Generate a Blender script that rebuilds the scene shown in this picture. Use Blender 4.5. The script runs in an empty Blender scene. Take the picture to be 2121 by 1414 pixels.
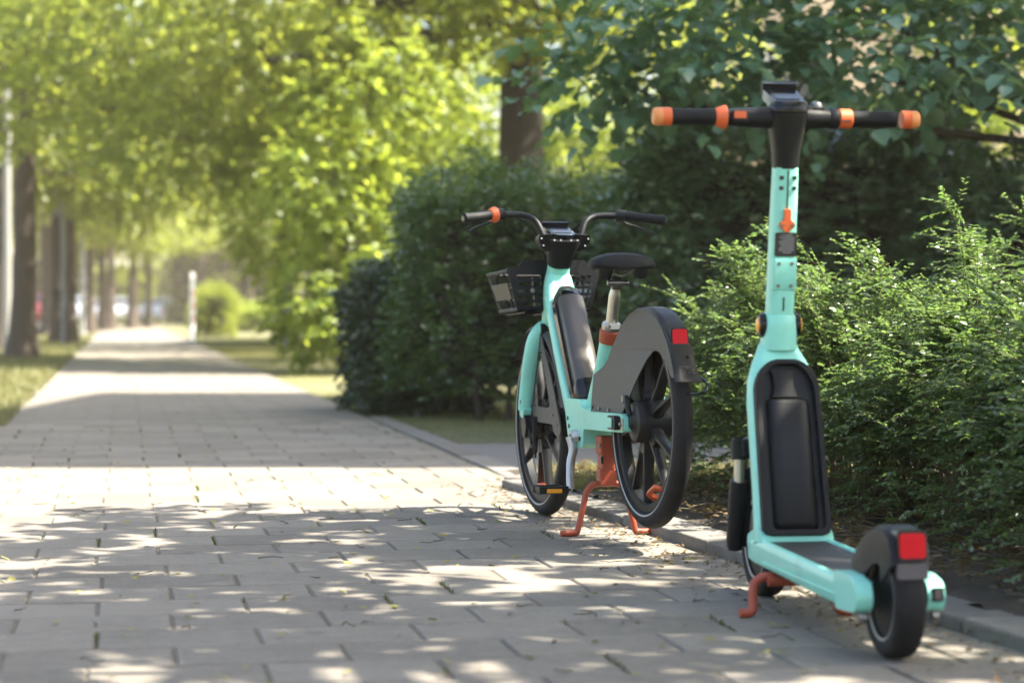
import bpy, math, random
import numpy as np
from mathutils import Vector, Matrix
from mathutils.geometry import tessellate_polygon

R = math.radians
SC = bpy.context.scene
COL = SC.collection

# ------------------------------------------------------------------ camera
cam_d = bpy.data.cameras.new('camera')
cam = bpy.data.objects.new('camera', cam_d); COL.objects.link(cam)
CAMH = 0.71
cam.location = (0, 0, CAMH); cam.rotation_euler = (R(90), 0, 0)
cam_d.sensor_width = 36.0; cam_d.lens = 36.0*4500/2121
cam_d.shift_y = -(707-643)/2121
cam_d.clip_start = 0.05; cam_d.clip_end = 1500
cam_d.dof.use_dof = True; cam_d.dof.focus_distance = 6.55; cam_d.dof.aperture_fstop = 2.8
SC.camera = cam

# ------------------------------------------------------------------ sky, sun, exposure
SUN_EL, SUN_AZ = 52.0, 97.0            # azimuth clockwise from +Y (the way the camera looks)
w = bpy.data.worlds.new('World'); SC.world = w; w.use_nodes = True
nt = w.node_tree; bg = nt.nodes['Background']
sky = nt.nodes.new('ShaderNodeTexSky'); sky.sky_type = 'NISHITA'; sky.sun_disc = False
sky.sun_elevation = R(SUN_EL); sky.sun_rotation = R(SUN_AZ)
sky.air_density = 1.0; sky.dust_density = 3.0; sky.ozone_density = 1.0
nt.links.new(sky.outputs[0], bg.inputs[0]); bg.inputs[1].default_value = 0.10
sun_d = bpy.data.lights.new('sun', 'SUN'); sun_d.energy = 5.0; sun_d.angle = R(0.53)
sun_d.color = (1.0, 0.93, 0.80)
sun = bpy.data.objects.new('sun', sun_d); COL.objects.link(sun)
sv = Vector((math.sin(R(SUN_AZ))*math.cos(R(SUN_EL)), math.cos(R(SUN_AZ))*math.cos(R(SUN_EL)), math.sin(R(SUN_EL))))
sun.rotation_euler = sv.to_track_quat('Z', 'Y').to_euler(); sun.location = (20, -5, 30)
vs = SC.view_settings
vs.view_transform = 'Standard'; vs.look = 'None'; vs.gamma = 1.0; vs.use_curve_mapping = False
vs.exposure = 2.42
cy = SC.cycles
cy.use_denoising = True; cy.denoiser = 'OPENIMAGEDENOISE'
cy.max_bounces = 8; cy.diffuse_bounces = 4; cy.glossy_bounces = 3; cy.transmission_bounces = 5
cy.sample_clamp_indirect = 6.0; cy.caustics_reflective = False; cy.caustics_refractive = False

# ------------------------------------------------------------------ materials
MATS = {}
def nodes(name):
    m = bpy.data.materials.new(name); m.use_nodes = True
    n = m.node_tree.nodes; l = m.node_tree.links
    return m, n, l, n['Principled BSDF']
def val(n, op, a, b=None):
    x = n.new('ShaderNodeMath'); x.operation = op
    return x
def pbr(name, col, rough=0.5, metal=0.0, var=0.08, scale=40, bump=0.0, bscale=300, coat=0.0, dirt=None, spec=0.5):
    m, n, l, p = nodes(name)
    tc = n.new('ShaderNodeTexCoord')
    nz = n.new('ShaderNodeTexNoise'); nz.inputs['Scale'].default_value = scale; nz.inputs['Detail'].default_value = 4
    l.new(tc.outputs['Object'], nz.inputs['Vector'])
    mx = n.new('ShaderNodeMix'); mx.data_type = 'RGBA'
    mx.inputs[6].default_value = (*[c*(1-var) for c in col], 1); mx.inputs[7].default_value = (*[min(1, c*(1+var)) for c in col], 1)
    l.new(nz.outputs['Fac'], mx.inputs[0]); last = mx.outputs[2]
    if dirt:
        n2 = n.new('ShaderNodeTexNoise'); n2.inputs['Scale'].default_value = 9; n2.inputs['Detail'].default_value = 8; n2.inputs['Roughness'].default_value = .7
        l.new(tc.outputs['Object'], n2.inputs['Vector'])
        rp = n.new('ShaderNodeMapRange'); rp.inputs[1].default_value = .52; rp.inputs[2].default_value = .75; rp.inputs[4].default_value = dirt[3]
        l.new(n2.outputs['Fac'], rp.inputs[0])
        m2 = n.new('ShaderNodeMix'); m2.data_type = 'RGBA'; m2.inputs[7].default_value = (*dirt[:3], 1)
        l.new(rp.outputs[0], m2.inputs[0]); l.new(last, m2.inputs[6]); last = m2.outputs[2]
    l.new(last, p.inputs['Base Color'])
    rr = n.new('ShaderNodeMapRange'); rr.inputs[3].default_value = max(.02, rough-.07); rr.inputs[4].default_value = min(1, rough+.07)
    l.new(nz.outputs['Fac'], rr.inputs[0]); l.new(rr.outputs[0], p.inputs['Roughness'])
    p.inputs['Metallic'].default_value = metal; p.inputs['Coat Weight'].default_value = coat; p.inputs['Specular IOR Level'].default_value = spec
    if bump:
        n3 = n.new('ShaderNodeTexNoise'); n3.inputs['Scale'].default_value = bscale; n3.inputs['Detail'].default_value = 3
        l.new(tc.outputs['Object'], n3.inputs['Vector'])
        b = n.new('ShaderNodeBump'); b.inputs['Strength'].default_value = bump; b.inputs['Distance'].default_value = .002
        l.new(n3.outputs['Fac'], b.inputs['Height']); l.new(b.outputs[0], p.inputs['Normal'])
    MATS[name] = m
    return m
DIRT = (.16, .14, .11); DUST = (.030, .027, .023)
MINT = pbr('mint_paint', (.245, .655, .525), .40, var=.03, scale=5, coat=.2, dirt=(.20, .30, .24, .35))
DARK = pbr('dark_plastic', (.0075, .008, .009), .42, spec=.22, bump=.25, bscale=700, dirt=(*DUST, .35))
GLOSS = pbr('gloss_black', (.005, .006, .008), .20, var=.02, coat=.08, spec=.3)
TAUPE = pbr('taupe_plastic', (.060, .056, .051), .52, spec=.35, bump=.3, bscale=900, dirt=(.09, .08, .068, .30))
BATT = pbr('battery_shell', (.062, .055, .048), .34, metal=.25, bump=.2, bscale=900, dirt=(*DIRT, .2))
RUBBER = pbr('rubber', (.008, .008, .0085), .72, spec=.22, bump=.4, bscale=400, dirt=(.05, .046, .04, .40))
GRIP = pbr('grip_rubber', (.0065, .007, .008), .55, spec=.22, bump=.5, bscale=500)
RED = pbr('red_oxide_paint', (.32, .055, .022), .48, dirt=(.10, .06, .04, .35))
ORANGE = pbr('orange_plastic', (.62, .11, .025), .45, var=.06)
ORANGE2 = pbr('pale_orange_plastic', (.66, .24, .07), .5, var=.06)
ALU = pbr('brushed_aluminium', (.52, .50, .46), .33, metal=1.0, var=.06)
STEEL = pbr('bolt_steel', (.20, .195, .185), .42, metal=1.0)
SILVER = pbr('silver_crank', (.42, .42, .41), .40, metal=.85)
WHITE = pbr('reflective_band', (.26, .26, .25), .45)
AMBER = pbr('amber_reflector', (.80, .33, .02), .22, coat=.5)
LENS = pbr('red_lens', (.42, .0015, .006), .3, spec=.15, bump=.6, bscale=260)
LENS.node_tree.nodes['Principled BSDF'].inputs['Emission Color'].default_value = (.6, .004, .012, 1)
LENS.node_tree.nodes['Principled BSDF'].inputs['Emission Strength'].default_value = .015
SMOKE = pbr('smoked_plate', (.05, .042, .045), .35)
GLASSY = pbr('display_glass', (.008, .009, .012), .16, spec=.3)
LABEL = pbr('label_black', (.012, .013, .016), .4)
PRINT = pbr('label_print', (.28, .28, .28), .5)
GREYPRINT = pbr('grey_print', (.035, .035, .038), .5)

def tyre_mat():
    m, n, l, p = nodes('tyre_tread')
    tc = n.new('ShaderNodeTexCoord'); sx = n.new('ShaderNodeSeparateXYZ'); l.new(tc.outputs['Object'], sx.inputs[0])
    at = n.new('ShaderNodeMath'); at.operation = 'ARCTAN2'; l.new(sx.outputs[2], at.inputs[0]); l.new(sx.outputs[0], at.inputs[1])
    ab = n.new('ShaderNodeMath'); ab.operation = 'ABSOLUTE'; l.new(sx.outputs[1], ab.inputs[0])
    k = n.new('ShaderNodeMath'); k.operation = 'MULTIPLY'; k.inputs[1].default_value = 9.0; l.new(ab.outputs[0], k.inputs[0])
    sm = n.new('ShaderNodeMath'); sm.operation = 'ADD'; l.new(at.outputs[0], sm.inputs[0]); l.new(k.outputs[0], sm.inputs[1])
    fr = n.new('ShaderNodeMath'); fr.operation = 'MULTIPLY'; fr.inputs[1].default_value = 84; l.new(sm.outputs[0], fr.inputs[0])
    si = n.new('ShaderNodeMath'); si.operation = 'SINE'; l.new(fr.outputs[0], si.inputs[0])
    gt = n.new('ShaderNodeMapRange'); gt.inputs[1].default_value = .55; gt.inputs[2].default_value = .85; gt.inputs[3].default_value = 1; gt.inputs[4].default_value = 0
    l.new(si.outputs[0], gt.inputs[0])
    b = n.new('ShaderNodeBump'); b.inputs['Strength'].default_value = .8; b.inputs['Distance'].default_value = .004
    l.new(gt.outputs[0], b.inputs['Height']); l.new(b.outputs[0], p.inputs['Normal'])
    nz = n.new('ShaderNodeTexNoise'); nz.inputs['Scale'].default_value = 30; l.new(tc.outputs['Object'], nz.inputs['Vector'])
    mx = n.new('ShaderNodeMix'); mx.data_type = 'RGBA'; mx.inputs[6].default_value = (.007, .007, .0075, 1); mx.inputs[7].default_value = (.019, .018, .017, 1)
    l.new(nz.outputs['Fac'], mx.inputs[0]); l.new(mx.outputs[2], p.inputs['Base Color']); p.inputs['Roughness'].default_value = .72; p.inputs['Specular IOR Level'].default_value = .25
    return m
TYRE = tyre_mat()

def mat_mat():
    m, n, l, p = nodes('ribbed_mat')
    tc = n.new('ShaderNodeTexCoord'); wv = n.new('ShaderNodeTexWave'); wv.inputs['Scale'].default_value = 55; wv.bands_direction = 'DIAGONAL'
    l.new(tc.outputs['Object'], wv.inputs['Vector'])
    b = n.new('ShaderNodeBump'); b.inputs['Strength'].default_value = .7; b.inputs['Distance'].default_value = .002
    l.new(wv.outputs['Fac'], b.inputs['Height']); l.new(b.outputs[0], p.inputs['Normal'])
    p.inputs['Base Color'].default_value = (.028, .028, .030, 1); p.inputs['Roughness'].default_value = .6
    return m
DECKMAT = mat_mat()

def leaf_mat(name, c1, c2, t1, t2, trans=.45, rough=.45, gloss=.5):
    """two-sided leaf: diffuse/gloss front, translucent light through; colour varies from leaf to leaf"""
    m, n, l, p = nodes(name)
    g = n.new('ShaderNodeNewGeometry')
    tc = n.new('ShaderNodeTexCoord')
    nz = n.new('ShaderNodeTexNoise'); nz.inputs['Scale'].default_value = 1.3; l.new(tc.outputs['Object'], nz.inputs['Vector'])
    ad = n.new('ShaderNodeMath'); ad.operation = 'MULTIPLY_ADD'; ad.inputs[1].default_value = .65; l.new(g.outputs['Random Per Island'], ad.inputs[0])
    h = n.new('ShaderNodeMath'); h.operation = 'MULTIPLY_ADD'; h.inputs[1].default_value = .9; h.inputs[2].default_value = -.28; l.new(nz.outputs['Fac'], h.inputs[0])
    l.new(h.outputs[0], ad.inputs[2]); ad.use_clamp = True
    def two(a, b):
        mx = n.new('ShaderNodeMix'); mx.data_type = 'RGBA'; mx.inputs[6].default_value = (*a, 1); mx.inputs[7].default_value = (*b, 1)
        l.new(ad.outputs[0], mx.inputs[0]); return mx.outputs[2]
    l.new(two(c1, c2), p.inputs['Base Color']); p.inputs['Roughness'].default_value = rough; p.inputs['Specular IOR Level'].default_value = gloss
    tr = n.new('ShaderNodeBsdfTranslucent'); l.new(two(t1, t2), tr.inputs[0])
    ms = n.new('ShaderNodeMixShader'); ms.inputs[0].default_value = trans
    l.new(p.outputs[0], ms.inputs[1]); l.new(tr.outputs[0], ms.inputs[2]); l.new(ms.outputs[0], n['Material Output'].inputs[0])
    return m
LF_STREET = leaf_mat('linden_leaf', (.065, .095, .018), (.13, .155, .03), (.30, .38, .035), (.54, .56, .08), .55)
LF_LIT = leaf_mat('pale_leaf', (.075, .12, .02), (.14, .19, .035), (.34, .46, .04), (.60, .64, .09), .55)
LF_BROAD = leaf_mat('hazel_leaf', (.06, .145, .085), (.15, .26, .16), (.13, .24, .06), (.25, .36, .1), .35, .33, .7)
LF_HEDGE = leaf_mat('yew_leaf', (.022, .062, .014), (.085, .160, .038), (.08, .16, .02), (.18, .27, .04), .35, .30, .9)
LF_DARK = leaf_mat('laurel_leaf', (.022, .050, .018), (.050, .085, .032), (.04, .07, .025), (.06, .09, .035), .25, .32, .6)
LF_SHRUB = leaf_mat('privet_leaf', (.055, .105, .028), (.13, .18, .058), (.14, .26, .05), (.27, .39, .09), .40, .33, .7)
LF_GRASS = leaf_mat('grass_blade', (.08, .11, .03), (.24, .21, .09), (.14, .18, .04), (.34, .30, .12), .35, .5, .3)
LF_DRY = leaf_mat('dry_leaf', (.055, .036, .018), (.16, .105, .05), (.2, .14, .04), (.3, .22, .07), .25, .6, .3)
LF_FALL = leaf_mat('yellowed_leaf', (.30, .26, .08), (.16, .17, .05), (.3, .26, .06), (.2, .2, .05), .25, .6, .3)
LF_HEDGE_LIGHT = leaf_mat('light_hedge_leaf', (.038, .085, .034), (.12, .20, .10), (.08, .16, .03), (.17, .26, .06), .32, .28, .9)  # hedge leaf with extra light put in its colour, against the building's shade
MOSS = leaf_mat('moss_tuft', (.06, .075, .02), (.13, .12, .04), (.1, .16, .02), (.16, .18, .04), .3, .7, .2)

def bark(name, a, b, sc=6):
    m, n, l, p = nodes(name)
    tc = n.new('ShaderNodeTexCoord'); mp = n.new('ShaderNodeMapping'); mp.inputs['Scale'].default_value = (1, 1, .25); l.new(tc.outputs['Object'], mp.inputs[0])
    nz = n.new('ShaderNodeTexNoise'); nz.inputs['Scale'].default_value = sc*4; nz.inputs['Detail'].default_value = 8; nz.inputs['Roughness'].default_value = .7; l.new(mp.outputs[0], nz.inputs['Vector'])
    mx = n.new('ShaderNodeMix'); mx.data_type = 'RGBA'; mx.inputs[6].default_value = (*a, 1); mx.inputs[7].default_value = (*b, 1)
    l.new(nz.outputs['Fac'], mx.inputs[0]); l.new(mx.outputs[2], p.inputs['Base Color']); p.inputs['Roughness'].default_value = .9
    bp = n.new('ShaderNodeBump'); bp.inputs['Strength'].default_value = .9; bp.inputs['Distance'].default_value = .03
    l.new(nz.outputs['Fac'], bp.inputs['Height']); l.new(bp.outputs[0], p.inputs['Normal'])
    return m
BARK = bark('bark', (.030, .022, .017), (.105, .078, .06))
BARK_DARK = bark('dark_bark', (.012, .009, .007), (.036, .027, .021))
TWIG = bark('twig', (.09, .07, .04), (.24, .20, .11), 30)

def concrete(name, a, b, speck=.5, joint=False):
    m, n, l, p = nodes(name)
    tc = n.new('ShaderNodeTexCoord'); oi = n.new('ShaderNodeObjectInfo'); g = n.new('ShaderNodeNewGeometry')
    big = n.new('ShaderNodeTexNoise'); big.inputs['Scale'].default_value = 2.2; big.inputs['Detail'].default_value = 6; l.new(g.outputs['Position'], big.inputs['Vector'])
    fine = n.new('ShaderNodeTexNoise'); fine.inputs['Scale'].default_value = 95; fine.inputs['Detail'].default_value = 6; fine.inputs['Roughness'].default_value = .8; l.new(g.outputs['Position'], fine.inputs['Vector'])
    med = n.new('ShaderNodeTexNoise'); med.inputs['Scale'].default_value = 17; med.inputs['Detail'].default_value = 7; med.inputs['Roughness'].default_value = .75; l.new(g.outputs['Position'], med.inputs['Vector'])
    def mad(x, k, c):
        q = n.new('ShaderNodeMath'); q.operation = 'MULTIPLY_ADD'; q.inputs[1].default_value = k
        l.new(x, q.inputs[0])
        if isinstance(c, float): q.inputs[2].default_value = c
        else: l.new(c, q.inputs[2])
        return q.outputs[0]
    f = mad(big.outputs['Fac'], .7, -.35+.5-.25)
    f = mad(fine.outputs['Fac'], speck*1.9, f); f = mad(med.outputs['Fac'], 1.1, f)
    f = mad(oi.outputs['Random'], .45, f); f = mad(g.outputs['Random Per Island'], .12, f)
    f = mad(f, 1.0, -.34-speck*.45-.40)
    st = n.new('ShaderNodeTexVoronoi'); st.inputs['Scale'].default_value = 3.1; st.inputs['Randomness'].default_value = 1.0; l.new(g.outputs['Position'], st.inputs['Vector'])
    sr = n.new('ShaderNodeMapRange'); sr.inputs[1].default_value = .05; sr.inputs[2].default_value = .11; sr.inputs[3].default_value = -.35; sr.inputs[4].default_value = 0.0
    l.new(st.outputs['Distance'], sr.inputs[0])
    fs = n.new('ShaderNodeMath'); fs.operation = 'ADD'; l.new(f, fs.inputs[0]); l.new(sr.outputs[0], fs.inputs[1]); f = fs.outputs[0]
    mx = n.new('ShaderNodeMix'); mx.data_type = 'RGBA'; mx.inputs[6].default_value = (*a, 1); mx.inputs[7].default_value = (*b, 1); mx.clamp_factor = True
    l.new(f, mx.inputs[0]); l.new(mx.outputs[2], p.inputs['Base Color']); p.inputs['Roughness'].default_value = .85
    bp = n.new('ShaderNodeBump'); bp.inputs['Strength'].default_value = .9; bp.inputs['Distance'].default_value = .006
    hh = mad(fine.outputs['Fac'], 1.0, med.outputs['Fac'])
    l.new(hh, bp.inputs['Height']); l.new(bp.outputs[0], p.inputs['Normal'])
    return m
PAVER = concrete('concrete_paver', (.092, .080, .064), (.225, .200, .164), .75)
KERBM = concrete('kerb_concrete', (.075, .070, .060), (.20, .185, .165), .6)
SAND = concrete('joint_sand', (.045, .038, .026), (.16, .14, .10), .9)
ASPH = concrete('asphalt', (.055, .053, .052), (.14, .135, .13), .9)
SOIL = concrete('dark_soil', (.010, .0075, .005), (.060, .044, .030), .9)
TURF = concrete('turf_soil', (.05, .055, .022), (.15, .14, .06), .6)
PLASTER = concrete('beige_plaster', (.42, .32, .21), (.56, .45, .32), .2)

# ------------------------------------------------------------------ mesh helpers
def tag(o, label=None, cat=None, group=None, kind=None):
    if label: o['label'] = label
    if cat: o['category'] = cat
    if group: o['group'] = group
    if kind: o['kind'] = kind
    return o
def empty(name, loc=(0, 0, 0), rz=0):
    o = bpy.data.objects.new(name, None); COL.objects.link(o)
    o.location = loc; o.rotation_euler = (0, 0, rz); o.empty_display_size = .1
    return o
def link(name, me, mat, parent=None):
    o = bpy.data.objects.new(name, me); COL.objects.link(o)
    if mat is not None: me.materials.append(mat)
    if parent is not None: o.parent = parent
    return o

class G:
    def __init__(s): s.v = []; s.f = []
    def add(s, vs, fs):
        b = len(s.v); s.v += [tuple(x) for x in vs]; s.f += [tuple(i+b for i in q) for q in fs]; return s
    def loft(s, rings, cap=True, closed=True):
        n = len(rings[0]); vs = [p for r in rings for p in r]; fs = []
        for i in range(len(rings)-1):
            for j in range(n if closed else n-1):
                k = (j+1) % n
                fs.append((i*n+j, i*n+k, (i+1)*n+k, (i+1)*n+j))
        if cap and closed:
            fs.append(tuple(range(n))[::-1]); fs.append(tuple((len(rings)-1)*n+j for j in range(n)))
        return s.add(vs, fs)
    def tube(s, pts, r, n=12, cap=True, ry=None, up=(0, 0, 1)):
        P = [Vector(p) for p in pts]; m = len(P)
        rs = r if isinstance(r, (list, tuple)) else [r]*m
        ks = ry if isinstance(ry, (list, tuple)) else [ry if ry else 1.0]*m
        rings = []; X = None
        for i in range(m):
            T = (P[min(i+1, m-1)]-P[max(i-1, 0)]).normalized()
            if X is None:
                u = Vector(up)
                if abs(T.dot(u)) > .95: u = Vector((1, 0, 0))
                X = u.cross(T).normalized()
            else:
                X = (X-T*X.dot(T)).normalized()
            Y = T.cross(X)
            rings.append([P[i]+X*math.cos(2*math.pi*j/n)*rs[i]+Y*math.sin(2*math.pi*j/n)*rs[i]*ks[i] for j in range(n)])
        return s.loft(rings, cap)
    def box(s, c, d, M=None):
        x, y, z = [k/2 for k in d]
        vs = [Vector((a, b, e)) for e in (-z, z) for (a, b) in ((-x, -y), (x, -y), (x, y), (-x, y))]
        if M is not None: vs = [M @ q for q in vs]
        vs = [q+Vector(c) for q in vs]
        return s.add(vs, [(3, 2, 1, 0), (4, 5, 6, 7), (0, 1, 5, 4), (1, 2, 6, 5), (2, 3, 7, 6), (3, 0, 4, 7)])
    def lathe(s, prof, o=(0, 0, 0), axis=(0, 0, 1), n=24, cap=True):
        A = Vector(axis).normalized(); X = A.orthogonal().normalized(); Y = A.cross(X); o = Vector(o)
        rings = [[o+A*h+(X*math.cos(2*math.pi*j/n)+Y*math.sin(2*math.pi*j/n))*r for j in range(n)] for r, h in prof]
        return s.loft(rings, cap)
    def ring(s, prof, o=(0, 0, 0), n=64):
        """closed section (radius, lateral) swept round the local y axis"""
        m = len(prof); o = Vector(o); vs = []; fs = []
        for i in range(n):
            t = 2*math.pi*i/n
            for r, y in prof: vs.append(o+Vector((r*math.cos(t), y, r*math.sin(t))))
        for i in range(n):
            k = (i+1) % n
            for j in range(m):
                q = (j+1) % m
                fs.append((i*m+j, i*m+q, k*m+q, k*m+j))
        return s.add(vs, fs)
    def prism(s, loops, f, lo, hi):
        """loops: outer polygon plus holes in 2D; f(u, v, h) -> 3D point"""
        tri = tessellate_polygon([[Vector((a, b, 0)) for a, b in lp] for lp in loops])
        flat = [p for lp in loops for p in lp]; n = len(flat)
        vs = [f(a, b, lo) for a, b in flat]+[f(a, b, hi) for a, b in flat]
        fs = [tuple(t)[::-1] for t in tri]+[tuple(i+n for i in t) for t in tri]
        b = 0
        for lp in loops:
            k = len(lp)
            for j in range(k):
                q = (j+1) % k
                fs.append((b+j, b+q, b+q+n, b+j+n))
            b += k
        return s.add(vs, fs)
    def side(s, loops, lo, hi): return s.prism(loops, lambda a, b, h: (a, h, b), lo, hi)
    def mesh(s, name, ang=38):
        me = bpy.data.meshes.new(name); me.from_pydata(s.v, [], s.f); me.validate()
        import bmesh
        bm = bmesh.new(); bm.from_mesh(me); bmesh.ops.recalc_face_normals(bm, faces=bm.faces); bm.to_mesh(me); bm.free()
        me.shade_smooth(); me.set_sharp_from_angle(angle=R(ang))
        return me
    def build(s, name, mat, parent=None, bevel=0, seg=2, ang=38):
        o = link(name, s.mesh(name, ang), mat, parent)
        if bevel:
            b = o.modifiers.new('bevel', 'BEVEL'); b.width = bevel; b.segments = seg; b.limit_method = 'ANGLE'; b.angle_limit = R(ang); b.harden_normals = True
        return o

def smooth_path(pts, k=6):
    """Catmull-Rom through the points"""
    P = [Vector(p) for p in pts]; P = [2*P[0]-P[1]]+P+[2*P[-1]-P[-2]]; out = []
    for i in range(1, len(P)-2):
        a, b, c, d = P[i-1:i+3]
        for j in range(k):
            t = j/k
            out.append(.5*((2*b)+(c-a)*t+(2*a-5*b+4*c-d)*t*t+(3*b-3*c+d-a)*t**3))
    out.append(P[-2]); return out
def round_poly(pts, r, k=4):
    out = []; n = len(pts)
    for i in range(n):
        p = Vector((*pts[i], 0)); a = Vector((*pts[i-1], 0)); b = Vector((*pts[(i+1) % n], 0))
        rr = min(r, (a-p).length*.45, (b-p).length*.45)
        p0 = p+(a-p).normalized()*rr; p1 = p+(b-p).normalized()*rr
        for j in range(k+1):
            t = j/k; q = p0*(1-t)**2+p*2*t*(1-t)+p1*t*t; out.append((q.x, q.y))
    return out
def rrect(hw, hh, r, k=4): return round_poly([(-hw, -hh), (hw, -hh), (hw, hh), (-hw, hh)], r, k)

# ---- numpy meshes for leaves and blades
def np_mesh(name, V, quads=None, tris=None, smooth=False):
    me = bpy.data.meshes.new(name)
    me.vertices.add(len(V)); me.vertices.foreach_set('co', V.astype(np.float32).ravel())
    nq = 0 if quads is None else len(quads); nt_ = 0 if tris is None else len(tris)
    loops = np.concatenate([x.ravel() for x in (quads, tris) if x is not None]).astype(np.int32)
    me.loops.add(len(loops)); me.loops.foreach_set('vertex_index', loops)
    me.polygons.add(nq+nt_)
    st = np.concatenate([np.arange(nq)*4, nq*4+np.arange(nt_)*3]).astype(np.int32)
    me.polygons.foreach_set('loop_start', st)
    me.update(calc_edges=True); me.validate()
    return me
def unit(a): return a/np.maximum(np.linalg.norm(a, axis=1, keepdims=True), 1e-9)
def leaf_mesh(name, C, D, N, L, ratio=.5, shape='quad', curl=.15):
    """leaves at C along D with normal N; quad = pointed diamond, hex = oval with a fold"""
    D = unit(D); S = unit(np.cross(D, N)); N2 = np.cross(S, D); L = L[:, None]; W = L*ratio*.5
    n = len(C); i = np.arange(n)[:, None]
    if shape == 'quad':
        V = np.stack([C, C+D*L*.45+S*W, C+D*L-N2*L*curl, C+D*L*.45-S*W], 1)
        return np_mesh(name, V.reshape(-1, 3), quads=i*4+np.array([[0, 1, 2, 3]]))
    f = N2*W*.35
    V = np.stack([C, C+D*L*.30+S*W*.9+f, C+D*L*.70+S*W*.85+f*.7, C+D*L-N2*L*curl, C+D*L*.70-S*W*.85+f*.7, C+D*L*.30-S*W*.9+f, C+D*L*.5], 1)
    T = np.concatenate([i*7+np.array([[6, a, b]]) for a, b in ((0, 1), (1, 2), (2, 3), (3, 4), (4, 5), (5, 0))])
    return np_mesh(name, V.reshape(-1, 3), tris=T)
def rand_dir(rng, n):
    return unit(rng.normal(size=(n, 3)))
def twig_leaves(rng, B, D, tl, k, leaf, upbias=.8, droop=.3, mess=.35):
    """k leaves along each twig starting at B, direction D; returns C, dir, normal, size"""
    n = len(B); D = unit(D)
    t = (np.arange(k)+.5)/k
    t = np.tile(t, n)+rng.normal(0, .04, n*k)
    idx = np.repeat(np.arange(n), k)
    tlv = np.broadcast_to(tl, (n,))[idx]
    C = B[idx]+D[idx]*(tlv*t)[:, None]; C[:, 2] -= (t**2)*tlv*droop*.5
    sd = np.cross(D[idx], np.array([0, 0, 1.0])); sd = unit(sd+1e-4)
    sg = np.where((np.arange(n*k) % 2) == 0, 1, -1)[:, None]
    LD = D[idx]*.55+sd*sg*.8+rand_dir(rng, n*k)*mess; LD[:, 2] -= droop
    NN = rand_dir(rng, n*k)*(1-upbias)+np.array([0, 0, upbias])+rand_dir(rng, n*k)*.25
    return C, unit(LD), unit(NN), leaf*(.65+.6*rng.random(n*k))
def tubes_mesh(name, paths, mat, parent=None, n=3):
    """many thin stems of one plant in one mesh: paths = list of (points array, r0, r1)"""
    V = []; Q = []; b = 0
    ang = np.arange(n)*2*math.pi/n
    for P, r0, r1 in paths:
        m = len(P); T = unit(np.gradient(P, axis=0))
        X = unit(np.cross(T, np.array([.31, .87, .2])) + 1e-6); Y = np.cross(T, X)
        r = np.linspace(r0, r1, m)[:, None, None]
        ring = P[:, None, :]+r*(X[:, None, :]*np.cos(ang)[None, :, None]+Y[:, None, :]*np.sin(ang)[None, :, None])
        V.append(ring.reshape(-1, 3))
        i = np.arange(m-1)[:, None]*n; j = np.arange(n)[None, :]; k = (j+1) % n
        Q.append(np.stack([b+i+j, b+i+k, b+i+n+k, b+i+n+j], -1).reshape(-1, 4)); b += m*n
    me = np_mesh(name, np.concatenate(V), quads=np.concatenate(Q)); me.shade_smooth()
    return link(name, me, mat, parent)

# ------------------------------------------------------------------ layout of the place
PA = R(10.2)
PU = Vector((-math.sin(PA), math.cos(PA), 0)); PV = Vector((math.cos(PA), math.sin(PA), 0))
def path_pt(v, u, z=0): q = PU*u+PV*v; return Vector((q.x, q.y, z))
def pix(px, d): return (px-1060.5)/4500*d          # world X of an image column at distance d
VL, VR = -.76, 1.60
KD = .262
def kerb_x(y): return .413+KD*(7.006-y)            # path-side foot of the near kerb
rnd = random.Random(4)

# ground
def sheet(name, pts, mat, z=0, kind='structure', label=None, sub=0):
    g = G(); g.add([(p[0], p[1], z) for p in pts], [tuple(range(len(pts)))])
    o = g.build(name, mat); o['kind'] = kind
    if label: o['label'] = label
    return o
tag(sheet('ground', [(-450, -60), (450, -60), (450, 700), (-450, 700)], TURF, -.030), 'flat ground of dry turf and soil running to the horizon', 'ground', kind='structure')
pb = [path_pt(VL-.02, 1.0), path_pt(2.6, 1.0), path_pt(2.0, 4.5), path_pt(VR+.02, 9.4), path_pt(VR+.02, 99), path_pt(VL-.02, 99)]
path = tag(sheet('path', pb, SAND, -.0050), 'grey concrete paver footpath running to the far trees', 'path', kind='structure')
drv = [path_pt(VR+.03, 9.15), path_pt(12, 9.15), path_pt(12, 11.5), path_pt(VR+.03, 11.5)]
tag(sheet('driveway', drv, ASPH, -.0030), 'dark asphalt driveway joining the path behind the bicycle', 'driveway', kind='structure')
rd = [path_pt(-9.5, 18), path_pt(-2.7, 18), path_pt(-2.7, 260), path_pt(-9.5, 260)]
tag(sheet('road', rd, ASPH, -.022), 'asphalt street beyond the left row of trunks', 'road', kind='structure')
rd2 = [path_pt(-2.6, 122), path_pt(60, 122), path_pt(60, 130), path_pt(-2.6, 130)]
tag(sheet('cross_street', rd2, ASPH, -.018), 'cross street at the far end of the path', 'road', kind='structure')

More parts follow.
